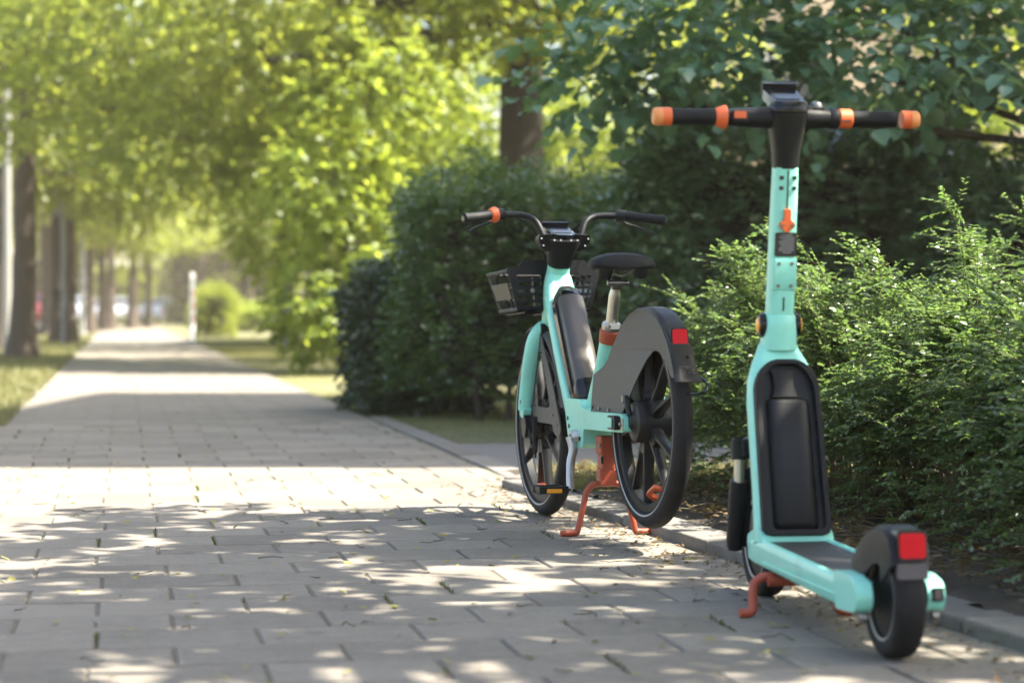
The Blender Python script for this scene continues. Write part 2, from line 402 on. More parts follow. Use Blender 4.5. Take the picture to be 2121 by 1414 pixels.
# pavers
def paver_geo(w_, d_, h=.05, c=.004):
    x, y = w_/2, d_/2
    v = [(-x, -y, -h), (x, -y, -h), (x, y, -h), (-x, y, -h), (-x, -y, -c), (x, -y, -c), (x, y, -c), (-x, y, -c),
         (-x+c, -y+c, 0), (x-c, -y+c, 0), (x-c, y-c, 0), (-x+c, y-c, 0)]
    f = [(8, 9, 10, 11)]+[(i, (i+1) % 4, 4+(i+1) % 4, 4+i) for i in range(4)]+[(4+i, 4+(i+1) % 4, 8+(i+1) % 4, 8+i) for i in range(4)]
    return v, f
PW, PD = .35, .25
meshes = {}
near, far = [], []
for r_ in range(int(95/PD)):
    u0 = 2.4+r_*PD; uc = u0+PD/2
    yk = uc*math.cos(PA)
    vr = VR
    if uc < 9.6:
        for _ in range(3):
            q = path_pt(0, uc); 
            # where this row meets the kerb foot
            vr = (kerb_x(q.y+vr*PV.y)+.05-q.x)/PV.x
        vr = max(vr, VR)
    off = (0 if r_ % 2 else PW/2)+rnd.uniform(-.012, .012)
    k0 = VL-off
    while k0 < vr:
        a, b = max(k0, VL), min(k0+PW, vr); k0 += PW
        if b-a < .06: continue
        c = path_pt((a+b)/2, uc)
        px = 1060.5+4500*c.x/c.y
        (near if (len(near) < 300 and -150 < px < 2250 and uc > 3.6) else far).append((c, round(b-a, 3)))
for c, wd in near:
    key = wd
    if key not in meshes:
        v_, f_ = paver_geo(wd-.0075, PD-.005)
        me = bpy.data.meshes.new('paver'); me.from_pydata(v_, [], f_); me.materials.append(PAVER); meshes[key] = me
    o = bpy.data.objects.new('paver', meshes[key]); COL.objects.link(o); o.parent = path
    o.location = (c.x, c.y, rnd.uniform(-.002, .0015)); o.rotation_euler = (rnd.gauss(0, .003), rnd.gauss(0, .003), PA+rnd.gauss(0, .004))
g = G()
for c, wd in far:
    v_, f_ = paver_geo(wd-.0075, PD-.005); M = Matrix.Translation((c.x, c.y, rnd.uniform(-.002, .0015))) @ Matrix.Rotation(PA+rnd.gauss(0, .004), 4, 'Z')
    g.add([M @ Vector(q) for q in v_], f_)
me = bpy.data.meshes.new('paver_field'); me.from_pydata(g.v, [], g.f)
o = link('paver_field', me, PAVER, path); o['kind'] = 'stuff'

# near kerb: single stones, and the flush edging stones further on
kerb = empty('kerb', (kerb_x(7), 7, 0)); tag(kerb, 'low concrete kerb stones edging the planting bed', 'kerb', kind='structure')
KA = math.atan(KD)
def stone(parent, a, b, wd, z0, z1, bev=.008, name='kerb_stone'):
    A, B = Vector((*a, 0)), Vector((*b, 0)); d = (B-A); L = d.length; ang = math.atan2(d.y, d.x)
    g = G().box((0, 0, (z0+z1)/2), (L-.006, wd, z1-z0)); o = g.build(name, KERBM, parent, bev)
    c = (A+B)/2-(parent.location if parent else Vector()); o.location = (c.x, c.y, rnd.uniform(-.003, .003)); o.rotation_euler = (rnd.gauss(0, .004), 0, ang+rnd.gauss(0, .003))
    return o
kn = Vector((math.cos(KA), math.sin(KA)))
y = 3.2
while y < 8.7:
    y2 = min(y+.80, 8.75)
    a = (kerb_x(y)+.075*kn.x, y+.075*kn.y); b = (kerb_x(y2)+.075*kn.x, y2+.075*kn.y)
    stone(kerb, a, b, .15, -.12, .032, .010); y = y2
cor = [(kerb_x(8.75)+.072, 8.77), (.02+.10, 9.0), (.22, 9.14), (.55, 9.23), (1.3, 9.37), (2.1, 9.51)]
for a, b in zip(cor, cor[1:]): stone(kerb, a, b, .14, -.12, .035)
edge = empty('path_edging', tuple(path_pt(VR+.08, 20))); tag(edge, 'flush pale edging stones along the right side of the path', 'kerb', kind='structure')
for i in range(5):
    u0 = 9.5+i*1.0; a, b = path_pt(VR+.09, u0), path_pt(VR+.09, u0+1.0)
    stone(edge, (a.x, a.y), (b.x, b.y), .13, -.10, .003, .004, 'edging_stone')

# planting bed
rng = np.random.default_rng(3)
nx, ny = 60, 110
yy = np.linspace(2.8, 9.1, ny)[:, None]; xx = np.linspace(0, 1, nx)[None, :]
X = kerb_x(yy)+.11+xx*3.2+0*yy; Y = yy+0*xx
Z = .015+.02*np.sin(X*7+Y*3)*np.sin(Y*5-X)+rng.random(X.shape)*.025+xx*.05
i = (np.arange(ny-1)[:, None]*nx+np.arange(nx-1)[None, :]).ravel()[:, None]
me = np_mesh('planting_bed', np.stack([X, Y, Z], -1).reshape(-1, 3), quads=i+np.array([[0, 1, nx+1, nx]])); me.shade_smooth()
tag(link('planting_bed', me, SOIL), 'dark soil bed behind the kerb under the shrubs', 'soil', kind='structure')

# ------------------------------------------------------------------ bicycle
def bicycle():
    root = empty('electric_bicycle', (.411, 6.453, 0), R(90+15.2))
    tag(root, 'mint green electric bicycle on a red centre stand, black basket in front', 'bicycle')
    HR, HF, RW = (0, 0, .381), (1.13, 0, .318), .318
    def wheel(name, c, motor):
        # spoked cast wheel
        ph0 = -143 if motor else -90
        g = G(); n = 72
        rim = [(.243, -.012), (.250, -.020), (.268, -.019), (.272, -.012), (.272, .012), (.268, .019), (.250, .020), (.243, .012)]
        g.ring(rim, n=n)
        for k in range(5):
            for sgn in (-1, 1):
                t = R(k*72+ph0); t0 = t+sgn*R(9); t1 = t+sgn*R(13.5)
                r0, r1 = .045, .247
                a = Vector((math.cos(t0)*r0, 0, math.sin(t0)*r0)); b = Vector((math.cos(t1)*r1, 0, math.sin(t1)*r1))
                d = (b-a).normalized(); s_ = Vector((-d.z, 0, d.x)); yv = Vector((0, 1, 0))
                rings = []
                for q, hw, hy in ((0, .012, .020), (.5, .0085, .015), (1, .010, .013)):
                    p = a.lerp(b, q)
                    rings.append([p+s_*hw*.5+yv*hy, p+s_*hw+yv*hy*.4, p+s_*hw-yv*hy*.4, p+s_*hw*.5-yv*hy, p-s_*hw*.5-yv*hy, p-s_*hw-yv*hy*.4, p-s_*hw+yv*hy*.4, p-s_*hw*.5+yv*hy])
                g.loft(rings)
            t = R(k*72+ph0); g.lathe([(.026, -.017), (.030, -.01), (.030, .01), (.026, .017)], (math.cos(t)*.075, 0, math.sin(t)*.075), (0, 1, 0), 10)
        o = g.build(name, DARK, root); o.location = c
        # tyre: slightly squared section
        sec = [(.289+.0285*math.cos(q)*(1.0 if math.cos(q) > 0 else .85), .0285*math.sin(q)) for q in [2*math.pi*j/18 for j in range(18)]]
        G().ring(sec, n=96).build('tyre', TYRE, o)
        for s_ in (-1, 1):
            b = [(.2762, s_*.0262), (.2812, s_*.0278), (.2812, s_*.0288), (.2762, s_*.0272)]
            G().ring(b, n=80).build('reflective_band', WHITE, o)
        if motor: G().lathe([(.03, -.055), (.056, -.052), (.062, -.045), (.064, -.03), (.064, .03), (.062, .045), (.056, .052), (.03, .055), (.018, .066)], axis=(0, 1, 0), n=36).build('hub_motor', DARK, o)
        else: G().lathe([(.018, -.055), (.035, -.048), (.055, -.03), (.055, .03), (.035, .048), (.018, .055)], axis=(0, 1, 0), n=30).build('hub', DARK, o)
        # orange spoke reflector lying in the rim well
        t = R(-112 if motor else -96); M = Matrix.Translation((math.cos(t)*.222, .008, math.sin(t)*.222)) @ Matrix.Rotation(-t+R(90), 4, 'Y') @ Matrix.Rotation(R(62), 4, 'X')
        out = round_poly([(-.048, -.006), (-.036, -.024), (.036, -.024), (.048, -.006), (.048, .006), (.036, .024), (-.036, .024), (-.048, .006)], .01, 3)
        inn = round_poly([(-.026, -.012), (.026, -.012), (.026, .012), (-.026, .012)], .011, 3)
        G().prism([out, inn], lambda a, b, h: M @ Vector((a, h, b)), -.006, .006).build('spoke_reflector', ORANGE, o, .0015)
        return o
    rw = wheel('rear_wheel', HR, True); fw = wheel('front_wheel', HF, False)

    # ---- frame: head tube, down tube, motor housing, seat tube, chain stays
    fr = G()
    def sec(c, ax, hw, hd, k=.45, n=20):
        """rounded-box ring at c (a, z); ax = tube direction (a, z); hw lateral half, hd depth half"""
        A = Vector((ax[0], 0, ax[1])).normalized(); N = Vector((A.z, 0, -A.x)); out = []
        for p, q in rrect(hw, hd, min(hw, hd)*k*2, 4):
            out.append(Vector((c[0], 0, c[1]))+Vector((0, p, 0))+N*q)
        return out
    ht = (.962-1.05, .862-.665)
    fr.loft([sec((.958, .872), ht, .036, .036, .49), sec((.972, .84), ht, .037, .037, .49), sec((.99, .80), ht, .041, .042, .49), sec((1.01, .75), ht, .040, .042, .49), sec((1.03, .70), ht, .036, .038, .49), sec((1.046, .668), ht, .034, .034, .49)])
    dt = (-.30, -.42)
    fr.loft([sec((.975, .855), (.02, -.5), .030, .020), sec((.962, .815), (-.12, -.42), .043, .030), sec((.945, .765), (-.22, -.42), .052, .030, .35), sec((.90, .69), dt, .056, .024, .3), sec((.83, .59), dt, .057, .022, .3), sec((.755, .485), dt, .057, .022, .3), sec((.69, .395), dt, .056, .028, .3), sec((.65, .34), dt, .052, .036, .35)])
    frame = fr.build('frame', MINT, root, ang=50)
    g = G()
    poly = round_poly([(.715, .425), (.56, .425), (.52, .40), (.40, .392), (.40, .345), (.50, .338), (.505, .272), (.63, .262), (.672, .30)], .022, 4)
    g.side([poly], -.055, .055); g.build('motor_housing', MINT, frame, .010, 3)
    g = G().tube([(.535, 0, .40), (.44, 0, .54), (.390, 0, .632)], [.034, .031, .030], 20); g.build('seat_tube', MINT, frame)
    for s_ in (-1, 1):
        g = G(); g.side([round_poly([(.42, .338), (.42, .393), (.05, .402), (.010, .398), (.006, .352), (.03, .347)], .010, 3)], s_*.068-.0125 if s_ > 0 else s_*.068-.0125, s_*.068+.0125)
        g.build('chain_stay', MINT, frame, .005)
        g = G().side([rrect(.036, .021, .014, 4)], -.012, .016); o = g.build('axle_cap', DARK, frame, .005, 3); o.location = (.075, s_*.084, .375)
        g = G().side([rrect(.022, .015, .008, 4)], 0, .003*s_) ; o = g.build('axle_badge', MINT, frame, .0015); o.location = (.083, s_*.084+(.0165 if s_ > 0 else -.0125), .375)
        G().box((.018, s_*.083, .372), (.016, .006, .036)).build('axle_plate', ALU, frame, .002)
        G().lathe([(.007, 0), (.007, .005), (.004, .007)], (.018, s_*.086, .372), (0, s_, 0), 8).build('bolt', STEEL, frame)
        if s_ < 0: G().tube(smooth_path([(.40, s_*.058, .42), (.22, s_*.062, .50), (.08, s_*.066, .44), (.0, s_*.066, .385)], 5), .011, 8).build('seat_stay', MINT, frame)
    for a, z in ((.655, .335), (.535, .30), (.60, .285), (.67, .36)):
        G().lathe([(.007, 0), (.007, .002), (.003, .002)], (a, .0555, z), (0, 1, 0), 8).build('bolt', DARK, frame)
    G().lathe([(.038, 0), (.038, .024), (.034, .03)], (1.046, 0, .668), (ht[0]*-1, 0, -ht[1]), 24).build('headset_ring', TAUPE, frame)

    # battery lying on the down tube
    bt = G(); ax = Vector((-.30, 0, -.42)).normalized(); N = Vector((-ax.z, 0, ax.x)) * -1
    N = Vector((-.42, 0, .30)).normalized() * 1.0
    top = Vector((.905, 0, .765)); 
    def plate(outline, base, h0, h1): # outline in (lateral, along axis down)
        return G().prism([outline], lambda a, b, h: base+Vector((0, a, 0))+ax*b+N*h, h0, h1)
    L = .455
    out = round_poly([(-.022, -.006), (.022, -.006), (.053, .045), (.054, L-.05), (.050, L-.012), (-.050, L-.012), (-.054, L-.05), (-.053, .045)], .012, 3)
    plate(out, top, .012, .040).build('battery_cradle', GLOSS, root, .006, 3)
    rings = []
    def brow(b, hw, hd, h0=.03):
        return [top+Vector((0, p, 0))+ax*b+N*(h0+hd+q) for p, q in round_poly([(-hw, -hd), (hw, -hd), (hw*.93, hd*.55), (hw*.45, hd), (-hw*.45, hd), (-hw*.93, hd*.55)], .012, 3)]
    b_ = G().loft([brow(.052, .043, .022), brow(.06, .046, .026), brow(.38, .047, .028), brow(.395, .046, .028)]).build('battery', BATT, root, ang=60)
    G().loft([brow(.012, .024, .010), brow(.03, .036, .018), brow(.0515, .0435, .0225)]).build('battery_cap', GLOSS, b_, ang=60)
    G().loft([brow(.3955, .047, .029), brow(.41, .051, .030, .026), brow(.455, .052, .030, .02), brow(.472, .046, .024, .02)]).build('battery_foot', GLOSS, b_, ang=60)

    # ---- rear mudguard
    sx = .018
    outer = [(.428, .394), (.402, .508), (.37, .518), (.30, .536), (.255, .560), (.221, .588), (.17, .628), (.115, .666), (.056, .694), (0, .709), (-.05, .712), (-.10, .706), (-.155, .686), (-.205, .655), (-.245, .62), (-.272, .585), (-.295, .548), (-.315, .518)]
    inner = [(-.280, .522), (-.245, .552), (-.205, .578), (-.162, .594), (-.128, .592), (-.092, .570), (-.055, .538), (.0, .488), (.058, .440), (.112, .403), (.135, .396)]
    sx = .0
    outer = [(a+sx, z) for a, z in outer]; inner = [(a+sx, z) for a, z in inner]
    lat = lambda a: .052 if a > -.02 else max(.034, .052-.018*(-.02-a)/.12)
    mg = G()
    for s_ in (-1, 1):
        mg.prism([outer+inner], lambda a, b, h: (a, s_*(lat(a)-h), b), 0, .004)
    # top skin between the two sides
    lo, hi = [], []
    rings = []
    for i, (a, z) in enumerate(outer[1:]):
        l_ = lat(a)-.001
        nrm = Vector((outer[min(i+2, len(outer)-1)][1]-outer[i][1], 0, -(outer[min(i+2, len(outer)-1)][0]-outer[i][0]))).normalized()
        if nrm.z < 0 and a > -.2: nrm = -nrm
        rings.append([Vector((a, y_*l_, z))+nrm*h for y_, h in ((1, -.002), (.82, .006), (.4, .010), (-.4, .010), (-.82, .006), (-1, -.002), (-.8, -.004), (.8, -.004))])
    mg.loft(rings)
    m_ = mg.build('rear_mudguard', TAUPE, root, ang=32)
    # dark tail block with lamp
    tl = G(); rings = []
    for a, z, w0, th in ((-.06, .719, .028, .002), (-.105, .713, .030, .006), (-.16, .692, .033, .010), (-.209, .660, .0335, .011), (-.249, .624, .0335, .011), (-.276, .588, .034, .009), (-.299, .550, .036, .006), (-.322, .520, .040, .005), (-.334, .508, .043, .004)):
        rings.append([Vector((a, y_*w0, z))+Vector((-h*.9, 0, h*.3)) for y_, h in ((1, 0), (.9, th*.8), (.5, th), (-.5, th), (-.9, th*.8), (-1, 0), (-.6, -.004), (.6, -.004))])
    tb = tl.loft(rings).build('tail_block', DARK, m_, ang=45)
    Mt = Matrix.Translation((-.252, 0, .630)) @ Matrix.Rotation(R(12), 4, 'Y')
    G().prism([rrect(.027, .031, .011, 4)], lambda a, b, h: Mt @ Vector((-h, a, b)), -.008, .008).build('tail_lamp_bezel', DARK, m_, .002)
    G().prism([rrect(.0225, .0255, .010, 5)], lambda a, b, h: Mt @ Vector((-h, a, b)), -.004, .0115).build('tail_lamp', LENS, m_, .003, 3)
    for k, (y_, z_) in enumerate(((.0, .555),)):
        G().lathe([(.0035, 0), (.0035, .003)], (-.291, -.012, .578), (-1, 0, .5), 8).build('screw', GLOSS, m_)
    em = G()   # little leaf emblem
    for yy_, zz_, rr_, aa in ((-.004, .546, .007, 35), (-.020, .541, .007, -40), (-.013, .549, .006, 85), (-.008, .534, .005, 20), (-.018, .532, .005, -25)):
        Me = Matrix.Translation((-.3085-(.546-zz_)*.75, yy_, zz_)) @ Matrix.Rotation(R(37), 4, 'Y') @ Matrix.Rotation(R(aa), 4, 'X')
        em.prism([[(-rr_, 0), (0, .0022), (rr_, 0), (0, -.0022)]], lambda a, b, h: Me @ Vector((-h, a, b)), 0, .002)
    em.build('leaf_emblem', GREYPRINT, m_)
    em = G().tube(smooth_path([(-.29, -.05, .52), (-.33, -.055, .505), (-.352, -.045, .485), (-.345, -.02, .474), (-.32, 0, .475)], 6), .0045, 8).build('lock_loop', GLOSS, m_)
    for a, z in ((.41, .405), (.335, .403), (.24, .402)):
        G().lathe([(.006, 0), (.006, .004), (.003, .005)], (a+sx*.5, .0525, z+.002), (0, 1, 0), 8).build('bolt', STEEL, m_)
    # notch rails on the top of the mudguard
    G().box((.015, .0, .712), (.07, .05, .014)).build('carrier_pad', DARK, m_, .004)
    # brake and cable by the motor
    G().tube(smooth_path([(.06, .06, .44), (.03, .066, .45), (.01, .066, .42), (.0, .064, .40)], 5), .009, 8).build('brake_arm', DARK, root)
    G().lathe([(.012, -.006), (.012, .006)], (.05, .066, .447), (0, 1, 0), 10).build('cable_stop', STEEL, root)

    # ---- front fork and its guard
    for s_ in (-1, 1):
        P = smooth_path([(1.045, s_*.018, .655), (1.048, s_*.040, .640), (1.062, s_*.056, .60), (1.09, s_*.062, .53), (1.135, s_*.064, .42), (1.152, s_*.066, .365)], 6)
        k = len(P); rr = [.020+.004*math.sin(math.pi*i/(k-1)) for i in range(k)]
        fb = G().tube(P, rr, 14, ry=1.25).build('fork_blade', MINT, root)
        G().prism([round_poly([(1.125, .372), (1.185, .392), (1.178, .345), (1.14, .335)], .008, 3)], lambda a, b, h: (a, s_*h, b), .050, .078).build('fork_tip', MINT, fb, .004)
        G().prism([[(1.138, .384), (1.150, .388), (1.143, .404), (1.131, .400)]], lambda a, b, h: (a, s_*h, b), .086, .0885).build('fork_decal', GREYPRINT, fb)
        G().prism([round_poly([(1.175, .37), (1.135, .352), (1.112, .31), (1.13, .268), (1.165, .272), (1.18, .32)], .012, 3)], lambda a, b, h: (a, s_*h, b), .052, .074).build('axle_clamp', DARK, fb, .004)
    cr = G().side([round_poly([(1.02, .665), (1.07, .668), (1.085, .645), (1.06, .625), (1.02, .628)], .01, 3)], -.045, .045).build('fork_crown', DARK, root, .006)
    G().tube(smooth_path([(1.085, .03, .64), (1.12, .045, .62), (1.13, .045, .60)], 4), [.018]*9, 12).build('front_lamp', DARK, root)
    # A-shaped guard on each side of the front wheel
    og = [(1.055, .645), (1.012, .625), (.965, .565), (.88, .47), (.82, .385), (.775, .31), (.805, .285), (.865, .302), (.875, .328), (1.16, .328), (1.19, .37), (1.14, .45), (1.095, .56)]
    ig = [(1.025, .585), (1.06, .56), (1.115, .43), (1.135, .385), (1.12, .372), (.92, .372), (.90, .39), (.93, .435), (.985, .525)]
    ig = [(1.035, .572), (1.055, .548), (1.10, .43), (1.115, .392), (1.10, .382), (.925, .382), (.91, .396), (.945, .455), (1.0, .54)]
    gd = G()
    for s_ in (-1, 1): gd.prism([round_poly(og, .02, 3), round_poly(ig, .015, 3)], lambda a, b, h: (a, s_*h, b), .043, .048)
    gm = gd.build('front_guard', TAUPE, root, .0015)
    rings = []
    for q in range(40, 176, 8):
        t = R(q); c_ = Vector((HF[0]+math.cos(t)*.338, 0, HF[2]+math.sin(t)*.338)); rd_ = Vector((math.cos(t), 0, math.sin(t)))
        if q > 150: c_ += Vector((-.01, 0, 0))
        rings.append([c_+Vector((0, y_*.0425, 0))+rd_*h for y_, h in ((1, -.012), (.8, 0), (.3, .006), (-.3, .006), (-.8, 0), (-1, -.012), (-.8, -.004), (.8, -.004))])
    G().loft(rings).build('mudguard', TAUPE, gm)
    for a, z in ((1.103, .56), (1.155, .42), (.88, .36), (.83, .33)): G().lathe([(.005, 0), (.005, .003)], (a-.01, .048, z), (0, 1, 0), 8).build('bolt', STEEL, gm)
    # brake spring and wiring hanging behind the fork
    G().tube([(1.075, .05, .345), (1.07, .052, .255)], [.012, .010], 10).build('brake_boot', RUBBER, root)
    G().tube(smooth_path([(1.12, .06, .30), (1.08, .06, .24), (1.065, .055, .25), (1.06, .05, .235)], 5), .005, 8).build('brake_cable', DARK, root)
    G().lathe([(.008, 0), (.008, .03), (.004, .04), (.004, .055)], (1.068, .052, .258), (0, 0, -1), 8).build('cable_end', DARK, root)

    # ---- stem, bars, display
    st = G(); ca = Vector((.09, 0, -.20)).normalized() * -1
    st.loft([sec((.956, .866), ht, .040, .039, .49), sec((.950, .885), ht, .041, .041, .49), sec((.935, .92), ht, .050, .048, .45), sec((.925, .945), ht, .060, .052, .4), sec((.918, .962), ht, .058, .052, .4)])
    stem = st.build('stem', DARK, root, ang=50)
    for s_ in (-1, 1):
        G().prism([round_poly([(s_*.03, .968), (s_*.088, .964), (s_*.092, .948), (s_*.072, .915), (s_*.045, .908)], .008, 3)], lambda a, b, h: (.902+h+(.96-b)*.35, a, b), -.016, .03).build('bar_clamp', DARK, stem, .004)
        for y_, z_ in ((.082, .951), (.073, .928), (.040, .945), (.018, .945)):
            G().lathe([(.0032, 0), (.0032, .003), (.0015, .003)], (.886+(.96-z_)*.35 if y_ > .05 else .870+(.96-z_)*.35+.002, s_*y_, z_), (-1, 0, .3), 8).build('bolt', STEEL, stem)
    # display
    Md = Matrix.Translation((.950, 0, .972)) @ Matrix.Rotation(R(-15), 4, 'Y')
    dp = G().prism([round_poly([(-.062, -.040), (.075, -.046), (.082, .0), (.075, .046), (-.062, .040), (-.074, 0)], .018, 4)], lambda a, b, h: Md @ Vector((a, b, h)), -.022, .010).build('display', GLOSS, root, .007, 3)
    G().prism([rrect(.052, .036, .008, 3)], lambda a, b, h: Md @ Vector((a+.012, b, h)), .008, .0115).build('screen', GLASSY, dp, .001)
    G().prism([round_poly([(.058, -.047), (.074, -.047), (.074, .047), (.058, .047)], .006, 3)], lambda a, b, h: Md @ Vector((a, b, h)), .006, .024).build('visor', DARK, dp, .003)
    for s_ in (-1, 1):
        P = smooth_path([(.918, s_*.060, .935), (.925, s_*.070, .972), (.94, s_*.090, 1.012), (.952, s_*.13, 1.031), (.940, s_*.20, 1.032), (.915, s_*.265, 1.028), (.880, s_*.348, 1.016)], 6)
        hb = G().tube(P, .0112, 14).build('handlebar', DARK, root)
        d_ = Vector((-.030, s_*.075, -.010)).normalized(); base = Vector((.880, s_*.348, 1.016))
        G().lathe([(.0145, -.125), (.0175, -.118), (.0168, -.11), (.0160, -.06), (.0165, -.012), (.018, -.006), (.018, .004), (.0125, .008)], base, d_, 20).build('grip', GRIP, hb)
        G().lathe([(.009, .0085), (.009, .010)], base, d_, 12).build('grip_end', STEEL, hb)
        G().lathe([(.016, -.160), (.019, -.156), (.019, -.128), (.016, -.126)], base, d_, 16).build('lever_clamp', DARK, hb)
        if s_ > 0:
            o = G()
            for k in range(24):
                t = k*math.pi/12
            o.lathe([(.017, -.127), (.0265, -.126), (.0265, -.121), (.021, -.105), (.0175, -.102)], base, d_, 26); bl = o.build('twist_bell', ORANGE, hb, ang=25)
            for k in range(20):
                t = 2*math.pi*k/20; X_ = d_.orthogonal().normalized(); Y_ = d_.cross(X_); rv = X_*math.cos(t)+Y_*math.sin(t)
                G().tube([base+d_*-.125+rv*.0265, base+d_*-.107+rv*.0215], .0012, 4).build('rib', ORANGE, bl)
        LP = smooth_path([base+d_*-.150+Vector((.012, 0, -.014)), base+d_*-.115+Vector((.034, 0, -.024)), base+d_*-.06+Vector((.040, 0, -.034)), base+d_*-.022+Vector((.034, 0, -.046))], 5)
        G().tube(LP, [.010]*3+[.0065]*(len(LP)-4)+[.008], 10, ry=.6).build('brake_lever', DARK, hb)
        G().box(base+d_*-.150+Vector((.012, 0, -.013)), (.03, .03, .018)).build('lever_perch', DARK, hb, .005)
        G().tube(smooth_path([base+d_*-.15+Vector((.02, 0, -.012)), base+d_*-.20+Vector((.06, 0, .0)), Vector((1.03, s_*.07, .985)), Vector((1.035, s_*.03, .90)), Vector((1.03, s_*.012, .85))], 6), .0026, 8).build('brake_cable', RUBBER, hb)
    # ---- basket
    bk = empty('basket'); bk.parent = root
    bx0, bx1, zt, zb = 1.02, 1.30, .845, .712
    ys = lambda z: .124+.038*(z-zb)/(zt-zb)
    xs = lambda z: bx1-.035+.035*(z-zb)/(zt-zb)
    sl = G()
    # back panel (toward the rider) with raised lip and slots
    lip = round_poly([(-.168, .857), (-.128, .861), (-.110, .883), (.110, .883), (.128, .861), (.168, .857), (.132, .712), (-.132, .712)], .012, 3)
    holes = []
    for j in range(5):
        z_ = .825-j*.0235
        for s_ in (-1, 1):
            c_ = s_*(.090); hw = .043
            holes.append([(c_+p, z_+q) for p, q in rrect(hw, .0068, .0066, 3)])
    G().prism([lip]+holes, lambda a, b, h: (bx0+h, a, b), -.003, .003).build('back_panel', DARK, bk)
    for s_ in (-1, 1):   # sides: rails, uprights and a plate
        def sp(x, z, s_=s_): return Vector((x, s_*ys(z), z-(x-bx0)*.04))
        g = G()
        for z_, r_ in ((zt, .0065), (.800, .004), (.757, .004), (.716, .0065)):
            g.tube([sp(bx0, z_), sp(xs(z_), z_)], r_, 8)
        for k in range(5):
            f_ = k/4; g.tube([sp(bx0+(xs(zt)-bx0)*f_, zt), sp(bx0+(xs(zb)-bx0)*f_, zb+.002)], .0042, 6)
        g.build('side_panel', DARK, bk)
        pl = [sp(bx0+.035, .806), sp(xs(.806)-.02, .806), sp(xs(.752)-.02, .752), sp(bx0+.035, .752)]
        nv = Vector((0, s_*.006, 0)); G().loft([[p for p in pl], [p+nv for p in pl]]).build('side_plate', BATT, bk, .0015)
    g = G()
    for z_, r_ in ((zt, .0065), (.80, .004), (.757, .004), (.716, .006)):
        g.tube([(xs(z_), -ys(z_), z_-.012), (xs(z_), ys(z_), z_-.012)], r_, 8)
    for k in range(5):
        f_ = -1+k*.5; g.tube([(xs(zt), f_*ys(zt), zt-.012), (xs(zb), f_*ys(zb), zb-.01)], .0042, 6)
    g.build('front_panel', DARK, bk)
    g = G()
    for k in range(13): 
        x_ = bx0+.01+k*(xs(zb)-bx0-.02)/12; g.tube([(x_, -.13, .71-(x_-bx0)*.04), (x_, .13, .71-(x_-bx0)*.04)], .004, 6)
    for y_ in (-.10, 0, .10): g.tube([(bx0, y_, .706), (xs(zb), y_, .696)], .005, 6)
    g.build('floor_grid', DARK, bk)
    G().tube([(1.03, 0, .74), (1.06, 0, .735)], .03, 12).build('basket_mount', DARK, bk)
    for s_ in (-1, 1): G().lathe([(.008, 0), (.008, .004)], (bx0-.003, s_*.078, .7785), (-1, 0, 0), 10).build('bolt', STEEL, bk)

    # ---- seat
    P0, P1 = Vector((.390, 0, .632)), Vector((.321, 0, .825))
    d_ = (P1-P0).normalized()
    sp_ = G().tube([P0, P0+d_*.13, P0+d_*.142, P0+d_*.15, P0+d_*.17], [.0185, .0185, .0165, .0145, .0135], 20).build('seat_post', ALU, root)
    G().lathe([(.0335, -.022), (.0345, -.018), (.0345, .016), (.031, .02)], P0, d_, 24).build('seat_collar', RED, root)
    cl = G().lathe([(.028, 0), (.030, .003), (.030, .020), (.027, .023)], P0+d_*.018, d_, 20).build('seat_clamp', ALU, root)
    G().box(P0+d_*.03+Vector((-.034, .0, 0)), (.018, .03, .022)).build('clamp_ear', ALU, cl, .003)
    G().lathe([(.006, -.02), (.006, .02)], P0+d_*.03+Vector((-.036, 0, 0)), (0, 1, 0), 8).build('clamp_bolt', STEEL, cl)
    top_ = P0+d_*.172
    hd = G().lathe([(.020, -.014), (.021, -.008), (.021, .008), (.017, .014)], top_, (0, 1, 0), 16).build('seat_head', TAUPE, root)
    G().lathe([(.008, -.034), (.010, -.03), (.010, .03), (.008, .034)], top_+Vector((-.02, 0, .002)), (0, 1, 0), 10).build('head_bolt', STEEL, hd)
    for s_ in (-1, 1): G().tube(smooth_path([(.25, s_*.035, .838), (.29, s_*.022, .822), (.37, s_*.022, .822), (.45, s_*.012, .845)], 5), .0035, 8).build('saddle_rail', STEEL, hd)
    rings = []
    for a, hw, zc, th in ((.195, .062, .858, .010), (.205, .092, .866, .022), (.23, .105, .868, .026), (.265, .104, .868, .027), (.30, .088, .866, .027), (.34, .058, .862, .026), (.385, .036, .859, .024), (.43, .028, .856, .022), (.462, .022, .853, .018), (.472, .012, .851, .010)):
        rr = []
        for j in range(24):
            t = 2*math.pi*j/24; c_, s2 = math.cos(t), math.sin(t)
            y_ = hw*abs(c_)**.7*(1 if c_ > 0 else -1); z_ = th*abs(s2)**.8*(1 if s2 > 0 else -.9)
            rr.append(Vector((a+.030, y_, zc+z_-abs(y_/.105)**2*.012-.006)))
        rings.append(rr)
    sad = G().loft(rings).build('saddle', GRIP, root, ang=70)
    for s_ in (-1, 1):
        G().lathe([(.004, -.03), (.022, -.026), (.026, -.01), (.026, .012), (.02, .02)], (.262, s_*.058, .840), (-.3, 0, 1), 16).build('elastomer', DARK, sad)
        G().tube(smooth_path([(.222, s_*.026, .858), (.240, s_*.027, .876), (.280, s_*.028, .886), (.330, s_*.027, .885)], 5), .0016, 6).build('seam', DARK, sad)

